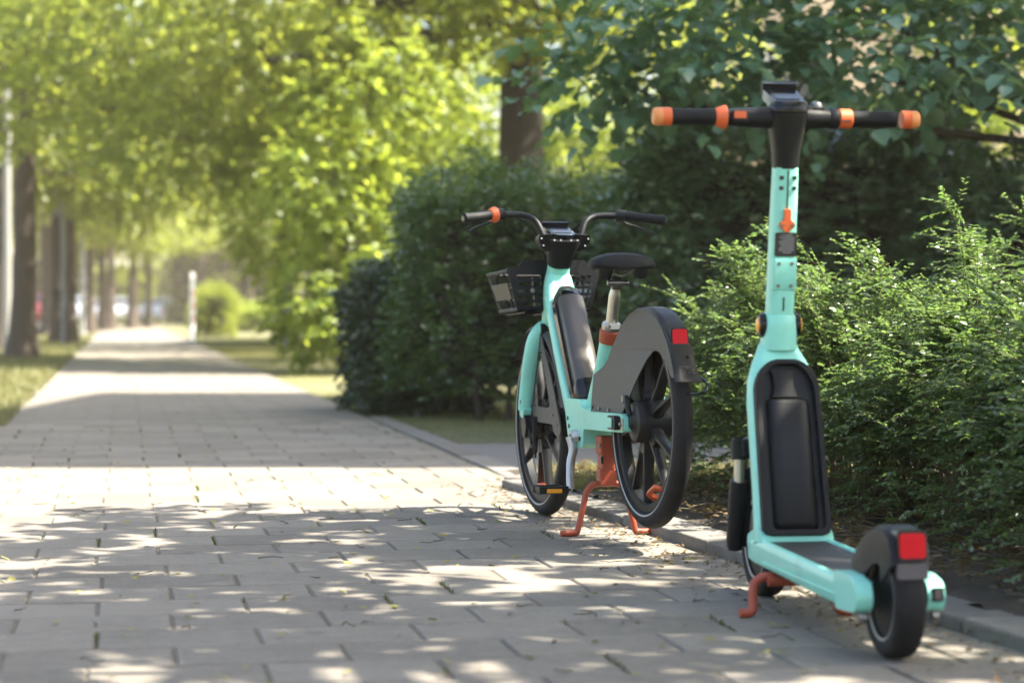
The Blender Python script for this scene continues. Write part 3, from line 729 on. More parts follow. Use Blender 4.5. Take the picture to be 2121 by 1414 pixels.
    # ---- crank, pedal, stand
    for s_ in (-1, 1):
        e = 1 if s_ > 0 else -1
        A = Vector((.565, s_*.066, .306)); B_ = Vector((.530, s_*.088, .141)) if s_ > 0 else Vector((.585, s_*.112, .47))
        P = [A+Vector((0, s_*.012, 0)), A.lerp(B_, .25), A.lerp(B_, .5)+Vector((.006*e, s_*.004, 0)), A.lerp(B_, .8)+Vector((0, s_*.004, 0)), B_]
        ck = G().tube(smooth_path(P, 4), [.017, .0165, .016, .0155, .015, .0145, .014, .014, .0135, .0135, .013, .013, .013, .013, .0135, .014, .014], 14, ry=.62, up=(1, 0, 0)).build('crank_arm', SILVER, root, ang=60)
        G().lathe([(.021, -.03), (.021, .006), (.017, .012)], A, (0, s_, 0), 18).build('crank_boss', SILVER, ck)
        G().lathe([(.008, .012), (.008, .0165), (.004, .017)], A, (0, s_, 0), 10).build('crank_bolt', STEEL, ck)
        if s_ > 0:
            pc = B_+Vector((0, .066, .0))
            pd = G()
            for a_ in (-.036, .036): pd.box(pc+Vector((a_, 0, 0)), (.014, .098, .024))
            pd.box(pc+Vector((0, .040, 0)), (.076, .012, .020)); pd.box(pc+Vector((0, -.040, 0)), (.076, .012, .020)); pd.box(pc, (.022, .088, .018))
            p_ = pd.build('pedal', DARK, root, .004)
            G().box(pc+Vector((-.0435, 0, -.002)), (.003, .050, .013)).build('pedal_reflector', AMBER, p_, .001)
            G().tube([B_, B_+Vector((0, .02, 0))], .007, 10).build('pedal_axle', DARK, p_)
    sd = G().box((.435, 0, .285), (.06, .052, .06)); sd.box((.432, 0, .235), (.052, .044, .055)); sd.box((.43, 0, .185), (.044, .056, .055))
    stn = sd.build('stand_bracket', RED, root, .006)
    for z_, yy_ in ((.285, .0265), (.245, .0225)): G().lathe([(.007, 0), (.007, .004), (.003, .005)], (.412, yy_, z_), (0, 1, 0), 8).build('bolt', STEEL, stn)
    G().box((.405, .022, .24), (.006, .006, .022)).build('slot', DARK, stn)
    for s_ in (-1, 1):
        P = smooth_path([(.43, s_*.0, .163), (.43, s_*.035, .163), (.43, s_*.062, .145), (.43, s_*.074, .105), (.43, s_*.094, .022), (.43, s_*.105, .0105), (.43, s_*.150, .0098)], 6)
        G().tube(P, .0098, 14).build('stand_leg', RED, stn)
    # chain case cable on the far side
    G().tube(smooth_path([(.50, -.06, .30), (.30, -.06, .31), (.10, -.06, .36), (.0, -.06, .385)], 5), .012, 8).build('drive_belt', DARK, root)
    return root
bicycle()

# ------------------------------------------------------------------ scooter
def scooter():
    root = empty('electric_scooter', (.7817, 4.444, 0), R(90+8.75))
    tag(root, 'mint green electric kick scooter with orange grips in the foreground', 'scooter')
    def wheel(name, c, r, hw):
        g = G().lathe([(r*.30, -hw*.9), (r*.62, -hw*.75), (r*.66, -hw*.55), (r*.66, hw*.55), (r*.62, hw*.75), (r*.30, hw*.9)], axis=(0, 1, 0), n=40)
        o = g.build(name, DARK, root); o.location = c
        rm = r-.5*(r*.36); k = r*.18
        sec = [(rm+k*math.copysign(abs(math.cos(q))**.8, math.cos(q)), hw*1.05*math.copysign(abs(math.sin(q))**.6, math.sin(q))) for q in [2*math.pi*j/20 for j in range(20)]]
        G().ring(sec, n=72).build('tyre', RUBBER, o)
        for s_ in (-1, 1): G().ring([(r*.66, s_*hw*.86), (r*.70, s_*hw*.92), (r*.70, s_*hw*.99), (r*.66, s_*hw*.95)], n=60).build('reflective_band', WHITE, o)
        return o
    wheel('rear_wheel', (0, 0, .122), .122, .030); wheel('front_wheel', (.985, 0, .140), .140, .029)
    # deck
    dk = G()
    prof = round_poly([(-.088, .098), (-.078, .092), (.078, .092), (.088, .098), (.091, .140), (.086, .158), (.074, .158), (.071, .149), (-.071, .149), (-.074, .158), (-.086, .158), (-.091, .140)], .004, 2)
    sq = lambda a, k, dz: [Vector((a, p*k, .125+(q-.125)*k+dz)) for p, q in prof]
    dk.loft([sq(.075, 1, 0), sq(.09, 1, 0), sq(.78, 1, .012), sq(.83, .97, .014), sq(.86, .80, .016)])
    d_ = dk.build('deck', MINT, root, .002, ang=45)
    G().prism([round_poly([(.10, -.069), (.74, -.069), (.74, .069), (.10, .069)], .01, 3)], lambda a, b, h: (a, b, .1495+h+(a-.09)*.0174), .0, .0045).build('deck_mat', DECKMAT, d_, .001)
    for s_ in (-1, 1):
        g = G().prism([round_poly([(.115, .158), (.105, .170), (.02, .168), (-.03, .158), (-.045, .13), (-.03, .098), (.10, .090)], .012, 3)], lambda a, b, h: (a, s_*h, b), .058, .094)
        am = g.build('rear_arm', MINT, root, .007, 3)
        if s_ < 0:
            wf = G().prism([rrect(.012, .014, .004, 3)], lambda a, b, h: (-.0415-h, s_*.078+a, .134+b), -.004, .004).build('arm_window', GLOSS, am, .001)
            G().prism([rrect(.0075, .010, .003, 3)], lambda a, b, h: (-.0455-h, s_*.078+a, .134+b), -.001, .001).build('window_lens', SMOKE, am)
        G().box((.35, s_*.0905, .118), (.66, .004, .006)).build('side_rib', MINT, d_, .0015)
        G().lathe([(.011, 0), (.011, .012), (.006, .015)], (-.03, s_*.070, .088), (0, s_, 0), 10).build('axle_nut', STEEL, am)
    # rear mudguard
    rings = []
    for a, z, w0, w1, th in ((.150, .148, .052, .060, .0), (.128, .185, .050, .058, .0), (.098, .225, .046, .054, .0), (.055, .257, .042, .048, 0), (.005, .272, .038, .046, 0), (-.05, .274, .034, .044, 0), (-.088, .262, .034, .043, 0), (-.102, .235, .034, .043, 0), (-.108, .205, .034, .042, 0)):
        dn = Vector((-(z-.10), 0, a-.0)).normalized()
        ctr = Vector((.02, 0, .12)); rad = (Vector((a, 0, z))-ctr); L_ = rad.length; rad.normalize()
        pts = [(w1, -.085 if a < .1 else -.03), (w1, -.03), (w1*.95, -.010), (w0*.75, .0), (-w0*.75, .0), (-w1*.95, -.010), (-w1, -.03), (-w1, -.085 if a < .1 else -.03), (-w1+.005, -.08 if a < .1 else -.028), (-w1+.006, -.03), (-w0*.7, -.008), (w0*.7, -.008), (w1-.006, -.03), (w1-.005, -.08 if a < .1 else -.028)]
        rings.append([Vector((a, y_, z))+rad*h for y_, h in pts])
    mg = G().loft(rings).build('rear_mudguard', DARK, root, ang=50)
    G().prism([rrect(.031, .031, .009, 4)], lambda a, b, h: (-.104-h+(b*.12), a, .240+b), -.03, .006).build('lamp_housing', GLOSS, mg, .004, 3)
    G().prism([rrect(.0265, .0245, .008, 4)], lambda a, b, h: (-.104-h+(b*.12), a, .241+b), -.0, .010).build('tail_lamp', LENS, mg, .004, 3)
    G().prism([rrect(.032, .016, .006, 3)], lambda a, b, h: (-.110-h+(b*.1), a, .190+b), -.0, .006).build('reflector_plate', SMOKE, mg, .002)
    # stand
    sn = G().tube([(.60, -.10, .085), (.60, .10, .085)], .012, 14).build('stand', RED, root)
    for s_ in (-1, 1):
        q = 0 if s_ > 0 else .062
        P = smooth_path([(.62, s_*(.06-q), .092), (.62, s_*(.105-q), .092), (.62, s_*(.128-q), .075), (.615, s_*(.132-q), .04), (.61, s_*(.134-q), .018), (.61, s_*(.146-q), .0115), (.61, s_*(.165-q), .011)], 6)
        G().tube(P, .0108, 14).build('stand_leg', RED, sn)
    # fork
    for s_ in (-1, 1):
        fk = G().tube([(.925, s_*.082, .395), (.926, s_*.082, .345)], [.020, .0205], 18).build('fork_cap', DARK, root)
        G().lathe([(.012, 0), (.015, -.004), (.012, .0)], (.9245, s_*.082, .398), (0, 0, 1), 14).build('cap_screw', GLOSS, fk)
        G().tube([(.926, s_*.082, .345), (.930, s_*.082, .275)], .0135, 16).build('stanchion', ALU, fk)
        G().tube([(.930, s_*.082, .292), (.934, s_*.082, .28), (.945, s_*.083, .22), (.965, s_*.083, .14), (.968, s_*.083, .118)], [.0215, .023, .023, .022, .018], 18).build('fork_leg', DARK, fk)
        G().prism([round_poly([(.93, .33), (.98, .30), (1.02, .20), (1.0, .13), (.96, .12), (.94, .20)], .02, 3)], lambda a, b, h: (a, s_*h, b), .050, .070).build('fork_gusset', DARK, fk, .006)
        for z_ in (.20, .13): G().lathe([(.005, 0), (.005, .004)], (.945+(.2-z_)*.2, s_*.105, z_), (0, s_, 0), 8).build('bolt', STEEL, fk)
    G().box((.925, 0, .372), (.05, .17, .05)).build('fork_bridge', DARK, root, .01)
    rings = []
    for q in range(20, 170, 10):
        t = R(q); c_ = Vector((.985+math.cos(t)*.162, 0, .14+math.sin(t)*.162)); rd_ = Vector((math.cos(t), 0, math.sin(t)))
        rings.append([c_+Vector((0, y_*.042, 0))+rd_*h for y_, h in ((1, -.02), (.8, 0), (-.8, 0), (-1, -.02), (-.85, -.006), (.85, -.006))])
    G().loft(rings).build('front_mudguard', DARK, root)
    # down tube with battery
    def ring(a, z, hw, dep, r=.03):
        return [Vector((a+dep/2+q, p, z-q*.28)) for p, q in rrect(hw, dep/2, min(r, dep*.45, hw*.9), 4)]
    body = G().loft([ring(.722, .158, .092, .05, .015), ring(.728, .20, .090, .055, .02), ring(.742, .27, .089, .06), ring(.775, .40, .087, .068), ring(.80, .49, .085, .074), ring(.815, .545, .079, .076), ring(.830, .585, .064, .076), ring(.842, .612, .050, .076), ring(.848, .630, .043, .074)]).build('down_tube', MINT, root, ang=55)
    G().prism([round_poly([(.70, .150), (.70, .180), (.735, .20), (.83, .17), (.83, .15)], .01, 3)], lambda a, b, h: (a, h, b), -.088, .088).build('foot_flare', MINT, body, .006)
    P0 = Vector((.708, 0, .176)); P1 = Vector((.822, 0, .590)); T = (P1-P0).normalized(); N = Vector((-T.z, 0, T.x)); LB = (P1-P0).length
    def fr(a, b, h): return P0+Vector((0, a, 0))+T*b+N*h
    out = [(-.083, .018), (-.077, .004), (-.06, 0), (.06, 0), (.077, .004), (.083, .018)]
    out += [(.080, LB-.11)]+[(.080*math.cos(R(q))**.75 if q < 90 else 0, LB-.085+.085*math.sin(R(q))) for q in range(10, 86, 10)]
    out += [(-.080*math.cos(R(q))**.75, LB-.085+.085*math.sin(R(q))) for q in range(80, 0, -10)]+[(-.080, LB-.11)]
    ins = lambda k: [(a*(1-k/.08), .5*LB+(b-.5*LB)*(1-k/(.5*LB))) for a, b in out]
    bz = G().prism([out, ins(.014)], fr, -.01, .020).build('battery_frame', GRIP, body, .005, 3)
    G().prism([ins(.0135)], fr, -.01, .004).build('battery_recess', DARK, bz)
    # battery: a long pack with raised spine and a grip hollow at the top
    rings = []
    for b, hw, h in ((.016, .050, .010), (.020, .055, .020), (.030, .0575, .026), (.20, .0565, .029), (.318, .0555, .028), (.327, .054, .024), (.331, .051, .016)):
        rings.append([fr(a*hw, b, max(.002, h*(1-abs(a)**5)*(1-.10*a))) for a in np.linspace(-1, 1, 17)])
    G().loft(rings).build('battery', DARK, bz, ang=70)
    rings = []
    for b, hw, h in ((.332, .036, .023), (.36, .028, .024), (.385, .030, .022), (.402, .034, .015)):
        rings.append([fr(a+.008, b, hh) for a, hh in ((-hw, .003), (-hw*.85, h*.8), (-hw*.4, h), (hw*.4, h), (hw*.85, h*.8), (hw, .003))])
    G().loft(rings).build('battery_handle', GRIP, bz, .002, ang=30)
    # steering column
    A0, A1 = Vector((.872, 0, .60)), Vector((.788, 0, 1.195)); AX = (A1-A0).normalized(); BK = Vector((-AX.z, 0, AX.x))
    def cr(t, hw, hd, r=.02, off=0): 
        return [A0+AX*t+Vector((0, p, 0))+BK*(-q+off) for p, q in rrect(hw, hd, min(r, hw*.95, hd*.95), 4)]
    G().loft([cr(.020, .044, .044, .04), cr(.03, .043, .043, .04), cr(.075, .041, .041, .038), cr(.10, .0365, .038, .036), cr(.104, .034, .036, .034)]).build('neck', MINT, root, ang=60)
    for s_ in (-1, 1):
        c_ = A0+AX*.075+Vector((0, s_*.040, 0))
        hs = G().lathe([(.024, -.004), (.024, .006), (.020, .011), (.014, .012)], c_, (0, s_, 0), 20)
        hs.v = [(c_.x+(v[0]-c_.x)*1.0, v[1], c_.z+(v[2]-c_.z)*1.25) for v in hs.v]
        h_ = hs.build('indicator_housing', GLOSS, root)
        le = G().lathe([(.015, .009), (.014, .015), (.006, .018)], c_, (0, s_, 0), 18)
        le.v = [(v[0], v[1], c_.z+(v[2]-c_.z)*1.3) for v in le.v]
        le.build('indicator_lens', AMBER, h_)
    col = G().loft([cr(.10, .0315, .033), cr(.30, .0305, .032), cr(.462, .0285, .031)]).build('column', MINT, root, .002, ang=50)
    G().loft([cr(.195, .0, .0) if False else cr(.165, .030, .006, .01, .028), cr(.17, .0305, .008, .01, .028), cr(.238, .030, .008, .01, .028), cr(.243, .0295, .006, .01, .028)]).build('cover_plate', MINT, col, .002)
    for t in (.176, .230):
        for s_ in (-1, 1): G().lathe([(.0045, 0), (.0045, .002), (.002, .002)], A0+AX*t+Vector((0, s_*.016, 0))+BK*.036, BK, 8).build('screw', STEEL, col)
    fb = lambda a, b, h: A0+AX*b+Vector((0, a, 0))+BK*h
    G().prism([round_poly([(-.027, .247), (.027, .247), (.027, .305), (-.027, .305)], .005, 3)], fb, .028, .0346).build('warning_label', LABEL, col, .001)
    pr = G()
    for k in range(9):
        wd = .020 if k not in (0, 8) else .014
        pr.prism([[(-wd, .256+k*.0053), (wd*(.9 if k % 3 else .6), .256+k*.0053), (wd*(.9 if k % 3 else .6), .2577+k*.0053), (-wd, .2577+k*.0053)]], fb, .0346, .0351)
    pr.build('label_print', PRINT, col)
    G().prism([round_poly([(-.008, .335), (-.019, .328), (-.019, .319), (-.010, .314), (-.004, .306), (.004, .306), (.010, .314), (.019, .319), (.019, .328), (.008, .335), (.0075, .362), (-.0075, .362)], .003, 2)], fb, .028, .042).build('bag_hook', ORANGE, col, .002)
    for s_ in (-1, 1): G().lathe([(.004, 0), (.004, .003)], fb(s_*.013, .323, .042), BK, 8).build('screw', STEEL, col)
    G().prism([[(-.0015, .362), (.0015, .362), (.0015, .455), (-.0015, .455)]], fb, .028, .0335).build('slot', LABEL, col)
    G().prism([[(-.0015, .115), (.0015, .115), (.0015, .148), (-.0015, .148)]], fb, .028, .0352).build('slot', LABEL, col)
    for t in (.412, .437):
        for s_ in (-1, 1): G().prism([rrect(.005, .0045, .0015, 2)], lambda a, b, h: fb(s_*.016+a, t+b, h), .028, .0328).build('latch_hole', LABEL, col)
    # head
    hd = G().loft([cr(.458, .0295, .032, .025), cr(.50, .0325, .035, .028), cr(.54, .039, .040, .032), cr(.570, .0445, .044, .035), cr(.588, .046, .047, .035), cr(.592, .046, .047, .035)]).build('head', DARK, root, ang=60)
    hd2 = G().loft([cr(.5925, .0455, .046, .03), cr(.607, .0455, .046, .03), cr(.619, .040, .041, .03), cr(.622, .032, .034, .03)]).build('display_base', GLOSS, root, .003, ang=45)
    top = A0+AX*.619
    Md = Matrix.Translation(top+Vector((.030, 0, .012))) @ Matrix.Rotation(R(-22), 4, 'Y')
    dp = G().prism([round_poly([(-.058, -.038), (.06, -.042), (.06, .042), (-.058, .038)], .014, 4)], lambda a, b, h: Md @ Vector((a, b, h)), -.02, .006).build('display', GLOSS, hd2, .005, 3)
    G().prism([rrect(.043, .030, .006, 3)], lambda a, b, h: Md @ Vector((a+.004, b, h)), .004, .0075).build('screen', GLASSY, dp)
    G().prism([round_poly([(.046, -.0425), (.066, -.0425), (.066, .0425), (.046, .0425)], .005, 3)], lambda a, b, h: Md @ Vector((a, b, h)), -.01, .020).build('visor', DARK, dp, .004)
    # bar, read outwards from the head on both sides
    hc = A0+AX*.578+Vector((.0, 0, 0))
    K = .001172
    for s_ in (-1, 1):
        W = lambda px: hc+Vector((0, s_*px*K, 0))
        bar = G().tube([W(30), W(95), W(125), W(150)], [.027, .023, .020, .0185], 18).build('handlebar', DARK, root)
        if s_ > 0:
            g = G().box(W(104)+Vector((-.006, 0, .0)), (.043, .044, .034)).build('switch_pod', DARK, bar, .008)
            G().prism([rrect(.0145, .0085, .003, 3)], lambda a, b, h: W(105)+Vector((-.0265-h, a, .004+b)), 0, .006).build('switch', ORANGE, bar, .002)
            rg = [(.022, 0), (.0285, .002), (.0285, .008), (.0215, .028), (.019, .029)]
            o = G().lathe(rg, W(128), (0, s_, 0), 28).build('twist_bell', ORANGE, bar, ang=30)
        else:
            G().lathe([(.024, 0), (.026, .003), (.026, .020), (.022, .024)], W(88), (0, s_, 0), 18).build('lever_clamp', DARK, bar)
            th = G().lathe([(.0215, 0), (.0235, .002), (.0235, .030), (.0215, .032)], W(109), (0, s_, 0), 22).build('throttle_ring', RED, bar)
            th.data.materials[0] = ORANGE
            G().box(W(122)+Vector((-.0235, 0, -.008)), (.003, .016, .004)).build('ring_slot', LABEL, bar)
            b2 = G().lathe([(.016, 0), (.017, .004), (.013, .013), (.004, .017)], W(62)+Vector((0, 0, .024)), (0, 0, 1), 20).build('brake_reservoir', STEEL, bar)
            G().box(W(60)+Vector((0, 0, .022)), (.03, .042, .010)).build('reservoir_base', DARK, b2, .003)
        G().lathe([(.0195, 0), (.0205, .003), (.0200, .05), (.0195, .108), (.0205, .110)], W(149 if s_ > 0 else 137), (0, s_, 0), 22).build('grip', GRIP, bar)
        cp = G().lathe([(.0215, 0), (.0220, .002), (.0220, .022)], W(244), (0, s_, 0), 22).build('grip_cap', ORANGE, bar)
        G().lathe([(.0220, .0221), (.0215, .038), (.018, .043), (.006, .044)], W(244), (0, s_, 0), 22).build('indicator_tip', ORANGE2, cp)
        LP = [hc+Vector((.03, s_*.125, -.006)), hc+Vector((.052, s_*.18, -.012)), hc+Vector((.05, s_*.25, -.014))]
        if s_ < 0: G().tube(smooth_path(LP, 5), .006, 8, ry=.7).build('brake_lever', DARK, bar)
    # brake hose
    G().tube(smooth_path([hc+Vector((.04, -.08, 0)), hc+Vector((.09, -.03, -.08)), A0+AX*.40+Vector((.05, 0, 0)), A0+AX*.20+Vector((.05, 0, 0)), A0+AX*.05+Vector((.06, .0, 0))], 6), .004, 8).build('brake_hose', DARK, root)
    return root
scooter()

# ------------------------------------------------------------------ plants
def limb_paths(rng, base, targets, r0):
    out = []
    for t in targets:
        t = np.array(t, float); b = np.array(base, float)
        mid = b*.5+t*.5+rng.normal(0, .12*np.linalg.norm(t-b), 3)*[1, 1, .3]; mid[2] = b[2]*.45+t[2]*.55
        s = np.linspace(0, 1, 9)[:, None]
        P = b*(1-s)**2+mid*2*s*(1-s)+t*s*s
        out.append((P, r0, r0*.18))
    return out
def blob_leaves(rng, blobs, leaf, tl, k, upbias, droop, shell=.55):
    Cs = [[], [], [], []]
    for c, r, n in blobs:
        d = rand_dir(rng, n); q = (shell**3+(1-shell**3)*rng.random(n))**(1/3)
        # ragged outline: push the surface in and out in lumps
        ph = rng.random(6)*6.28
        lump = 1+.22*np.sin(3*d[:, 0]+ph[0]+2*d[:, 2])*np.sin(4*d[:, 1]+ph[1])+.12*np.sin(9*d[:, 0]+ph[2])*np.sin(8*d[:, 2]+ph[3])
        B = np.array(c)+d*np.array(r)*(q*lump)[:, None]
        D = d*np.array([1, 1, .5])+rng.normal(0, .5, (n, 3)); D[:, 2] -= droop*.6
        for A, x in zip(Cs, twig_leaves(rng, B, D, tl*(.6+.8*rng.random(n)), k, leaf, upbias, droop)): A.append(x)
    return [np.concatenate(x) for x in Cs]
def trunk_geo(h, r, rng, flare=1.7, lean=(0, 0), n=14, m=12):
    P = [(lean[0]*(t**1.5)+.03*math.sin(t*7+rng.random())*r*4, lean[1]*(t**1.5), -.08+(h+.08)*t) for t in np.linspace(0, 1, m)]
    rr = [r*(1+(flare-1)*math.exp(-t*14))*(1-.28*t) for t in np.linspace(0, 1, m)]
    return G().tube(P, rr, n)
def tree(name, label, loc, h, r, blobs, leaf=.11, tl=.35, k=9, upbias=.6, droop=.35, seed=0, mat=None, bmat=None, group=None, shape='quad', ratio=.75, limbs=True, cat='tree', lean=(0, 0), shell=.55):
    rng = np.random.default_rng(seed)
    root = empty(name, (loc[0], loc[1], -.03)); tag(root, label, cat, group)
    tk = trunk_geo(h, r, rng, lean=lean).build('trunk', bmat or BARK, root)
    top = np.array([lean[0], lean[1], h*.97])
    if limbs:
        paths = limb_paths(rng, top*[1, 1, .86], [b[0] for b in blobs], r*.5)
        for P, r0, r1 in list(paths):
            for _ in range(5):
                i_ = rng.integers(3, 9); e = P[i_]+rng.normal(0, .5, 3)*[1, 1, .3]+np.array([0, 0, .25])
                paths.append((P[i_]*(1-np.linspace(0, 1, 5)[:, None])+e*np.linspace(0, 1, 5)[:, None], r0*.28, r0*.06))
        tubes_mesh('limbs', paths, bmat or BARK, tk, 6)
    C, D, N, L = blob_leaves(rng, blobs, leaf, tl, k, upbias, droop, shell)
    link('crown', leaf_mesh('crown', C, D, N, L, ratio, shape), mat or LF_STREET, root)
    return root
def copy_tree(o, parent=None):
    c = o.copy(); COL.objects.link(c)
    if parent is not None: c.parent = parent
    for ch in [x for x in o.children]: copy_tree(ch, c)
    return c

# street trees in a row left of the path (two prototypes, the rest share their meshes)
blobsA = [((1.6, .2, 5.65), (2.6, 2.4, 1.5), 520), ((-1.4, .8, 6.05), (2.4, 2.3, 1.6), 430), ((.2, -1.6, 5.7), (2.2, 2.0, 1.3), 400), ((.3, .4, 7.6), (2.6, 2.6, 1.8), 400), ((2.9, -.6, 4.35), (1.5, 1.5, .8), 380), ((.9, 1.4, 4.45), (1.6, 1.5, .8), 330)]
blobsB = [((1.2, -.6, 5.6), (2.5, 2.3, 1.7), 520), ((-1.6, -.3, 5.0), (2.3, 2.3, 1.4), 400), ((.4, 1.5, 5.1), (2.4, 2.1, 1.5), 430), ((-.2, .2, 8.0), (2.4, 2.5, 1.9), 380), ((2.6, .8, 4.1), (1.6, 1.4, .9), 380), ((1.9, -1.7, 3.6), (1.2, 1.2, .7), 260)]
GR = 'street trees lining the left side of the path'
tA = tree('street_tree', 'big street tree with thick brown trunk at the left edge of the photo', (pix(44, 32), 32), 5.4, .18, blobsA, lean=(.22, 0), seed=11, group=GR, leaf=.13)
tB = tree('street_tree', 'stout street tree, broadest trunk among the distant left row', (pix(98, 66), 66), 4.6, .22, blobsB, seed=12, group=GR, leaf=.14)
row = [(118, 47, tB, .62, 'slim dark street tree beside the stout trunk of the left row'), (150, 45, tA, .55, 'thin leaning street tree standing nearest the path in the left row'),
       (187, 72, tA, .85, 'straight street tree just right of the grey lamp post'), (212, 78, tB, .7, 'slender street tree, left one of a close pair near the path end'),
       (231, 82, tA, .75, 'slender street tree, right one of a close pair near the path end'), (275, 86, tB, .85, 'lone street tree next to the last of the left row'), (306, 92, tA, .8, 'farthest street tree at the end of the left row'),
       (2, 40, tB, .8, 'street tree half cut off by the left edge of the photo')]
for i_, (px, d_, pt, s_, lb) in enumerate(row):
    c = copy_tree(pt); c.location = (pix(px, d_), d_, -.03); c.rotation_euler = (0, 0, i_*1.9+.7); c.scale = (s_*1.1, s_*1.1, max(.9, s_))
    tag(c, lb, 'tree', GR)
c = copy_tree(tA); c.location = (-4.9, 14.0, -.03); c.rotation_euler = (0, 0, 2.2); c.scale = (1.05, 1.05, 1.15); tag(c, 'unseen street tree added near the left row to shade the path', 'tree', GR)  # out of view, added so its crown keeps skylight off the path
# trees over the path in the middle distance, right side
tree('linden_tree', 'linden tree with dark leaning limbs overhanging the path right of centre', (pix(575, 44), 45), 3.6, .17,
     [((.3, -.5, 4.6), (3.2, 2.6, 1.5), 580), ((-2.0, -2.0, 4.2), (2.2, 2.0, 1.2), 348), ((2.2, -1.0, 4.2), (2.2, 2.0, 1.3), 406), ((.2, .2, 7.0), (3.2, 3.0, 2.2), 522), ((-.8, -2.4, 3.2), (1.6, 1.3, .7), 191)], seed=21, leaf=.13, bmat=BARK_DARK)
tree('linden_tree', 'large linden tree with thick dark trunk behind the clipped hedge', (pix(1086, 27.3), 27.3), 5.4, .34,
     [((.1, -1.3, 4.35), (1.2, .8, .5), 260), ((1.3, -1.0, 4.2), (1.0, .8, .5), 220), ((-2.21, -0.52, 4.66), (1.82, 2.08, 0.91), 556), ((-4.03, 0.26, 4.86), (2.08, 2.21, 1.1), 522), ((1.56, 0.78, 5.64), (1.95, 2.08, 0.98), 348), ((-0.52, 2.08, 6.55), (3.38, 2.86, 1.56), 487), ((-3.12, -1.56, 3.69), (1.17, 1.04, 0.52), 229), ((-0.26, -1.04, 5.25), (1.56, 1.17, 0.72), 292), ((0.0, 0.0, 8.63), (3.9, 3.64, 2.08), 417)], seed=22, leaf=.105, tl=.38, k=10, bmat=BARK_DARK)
tree('linden_tree', 'linden tree whose drooping boughs hang over the middle of the path', (pix(640, 30)+.6, 30), 3.6, .16,
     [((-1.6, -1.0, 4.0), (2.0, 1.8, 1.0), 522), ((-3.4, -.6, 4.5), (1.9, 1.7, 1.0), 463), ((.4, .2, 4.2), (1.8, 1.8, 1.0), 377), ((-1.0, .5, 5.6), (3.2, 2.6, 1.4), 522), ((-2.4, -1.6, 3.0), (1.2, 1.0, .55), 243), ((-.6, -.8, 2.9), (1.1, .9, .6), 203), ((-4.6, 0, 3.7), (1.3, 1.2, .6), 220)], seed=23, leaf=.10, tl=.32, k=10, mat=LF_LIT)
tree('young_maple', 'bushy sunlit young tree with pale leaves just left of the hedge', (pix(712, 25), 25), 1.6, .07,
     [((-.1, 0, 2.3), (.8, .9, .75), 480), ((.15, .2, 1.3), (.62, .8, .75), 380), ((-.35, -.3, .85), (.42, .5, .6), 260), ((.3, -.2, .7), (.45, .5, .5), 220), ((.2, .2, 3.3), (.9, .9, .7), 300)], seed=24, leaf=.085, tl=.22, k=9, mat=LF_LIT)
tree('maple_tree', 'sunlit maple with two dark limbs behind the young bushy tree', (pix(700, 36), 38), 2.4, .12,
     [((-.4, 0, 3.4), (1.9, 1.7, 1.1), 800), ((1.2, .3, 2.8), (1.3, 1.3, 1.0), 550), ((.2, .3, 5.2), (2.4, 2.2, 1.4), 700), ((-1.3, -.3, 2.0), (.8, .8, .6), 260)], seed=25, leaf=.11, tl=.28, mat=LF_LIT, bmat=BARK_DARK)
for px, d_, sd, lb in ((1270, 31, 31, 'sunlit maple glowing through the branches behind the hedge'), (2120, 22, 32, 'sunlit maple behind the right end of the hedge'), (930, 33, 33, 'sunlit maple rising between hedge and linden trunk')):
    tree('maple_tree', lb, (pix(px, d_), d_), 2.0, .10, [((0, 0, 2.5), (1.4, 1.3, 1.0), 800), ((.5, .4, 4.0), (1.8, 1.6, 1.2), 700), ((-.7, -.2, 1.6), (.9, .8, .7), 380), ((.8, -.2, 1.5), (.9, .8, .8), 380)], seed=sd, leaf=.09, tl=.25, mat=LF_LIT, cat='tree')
# far trees that close the view
for i_, (px, d_, pt, s_, lb) in enumerate([(60, 130, tA, 1.3, 'far tree across the street at the left margin'), (180, 140, tB, 1.4, 'far tree behind the middle of the left row'), (300, 135, tA, 1.25, 'far tree above the white car at the path end'), (420, 118, tB, 1.2, 'far tree behind the white marker post'), (520, 125, tA, 1.3, 'far tree beyond the low lawn hedge'), (640, 112, tB, 1.2, 'far tree behind the dark leaning limbs'), (770, 105, tA, 1.2, 'far tree behind the bushy young tree'), (900, 100, tB, 1.2, 'far tree behind the left end of the clipped hedge'), (1180, 90, tA, 1.1, 'far tree in line with the bicycle'), (-120, 120, tB, 1.3, 'far tree beyond the left frame edge')]):
    c = copy_tree(pt); c.location = (pix(px, d_), d_, -.03); c.rotation_euler = (0, 0, i_*2.3); c.scale = (s_, s_, s_); tag(c, lb, 'tree', 'far trees closing the view')
# broad-leaved tree at the right, its low boughs across the top of the picture
tree('hazel_tree', 'broad-leaved hazel whose low boughs fill the upper right of the photo', (3.5, 12.6), 2.0, .06,
     [((-1.3, -.7, 2.2), (.9, .6, .36), 120), ((-2.4, -.5, 2.25), (.8, .6, .38), 150), ((-3.0, -.2, 1.95), (.30, .40, .20), 30), ((-.5, -.5, 2.4), (.8, .7, .45), 110), ((-1.9, -.1, 2.7), (1.2, .8, .35), 150), ((.0, .4, 3.2), (1.6, 1.4, .9), 200), ((.2, -1.2, 2.1), (.6, .6, .40), 110)],
     seed=41, leaf=.105, tl=.30, k=6, upbias=.75, droop=.25, mat=LF_BROAD, shape='hex', ratio=.86, lean=(-.2, -.1), shell=.2)
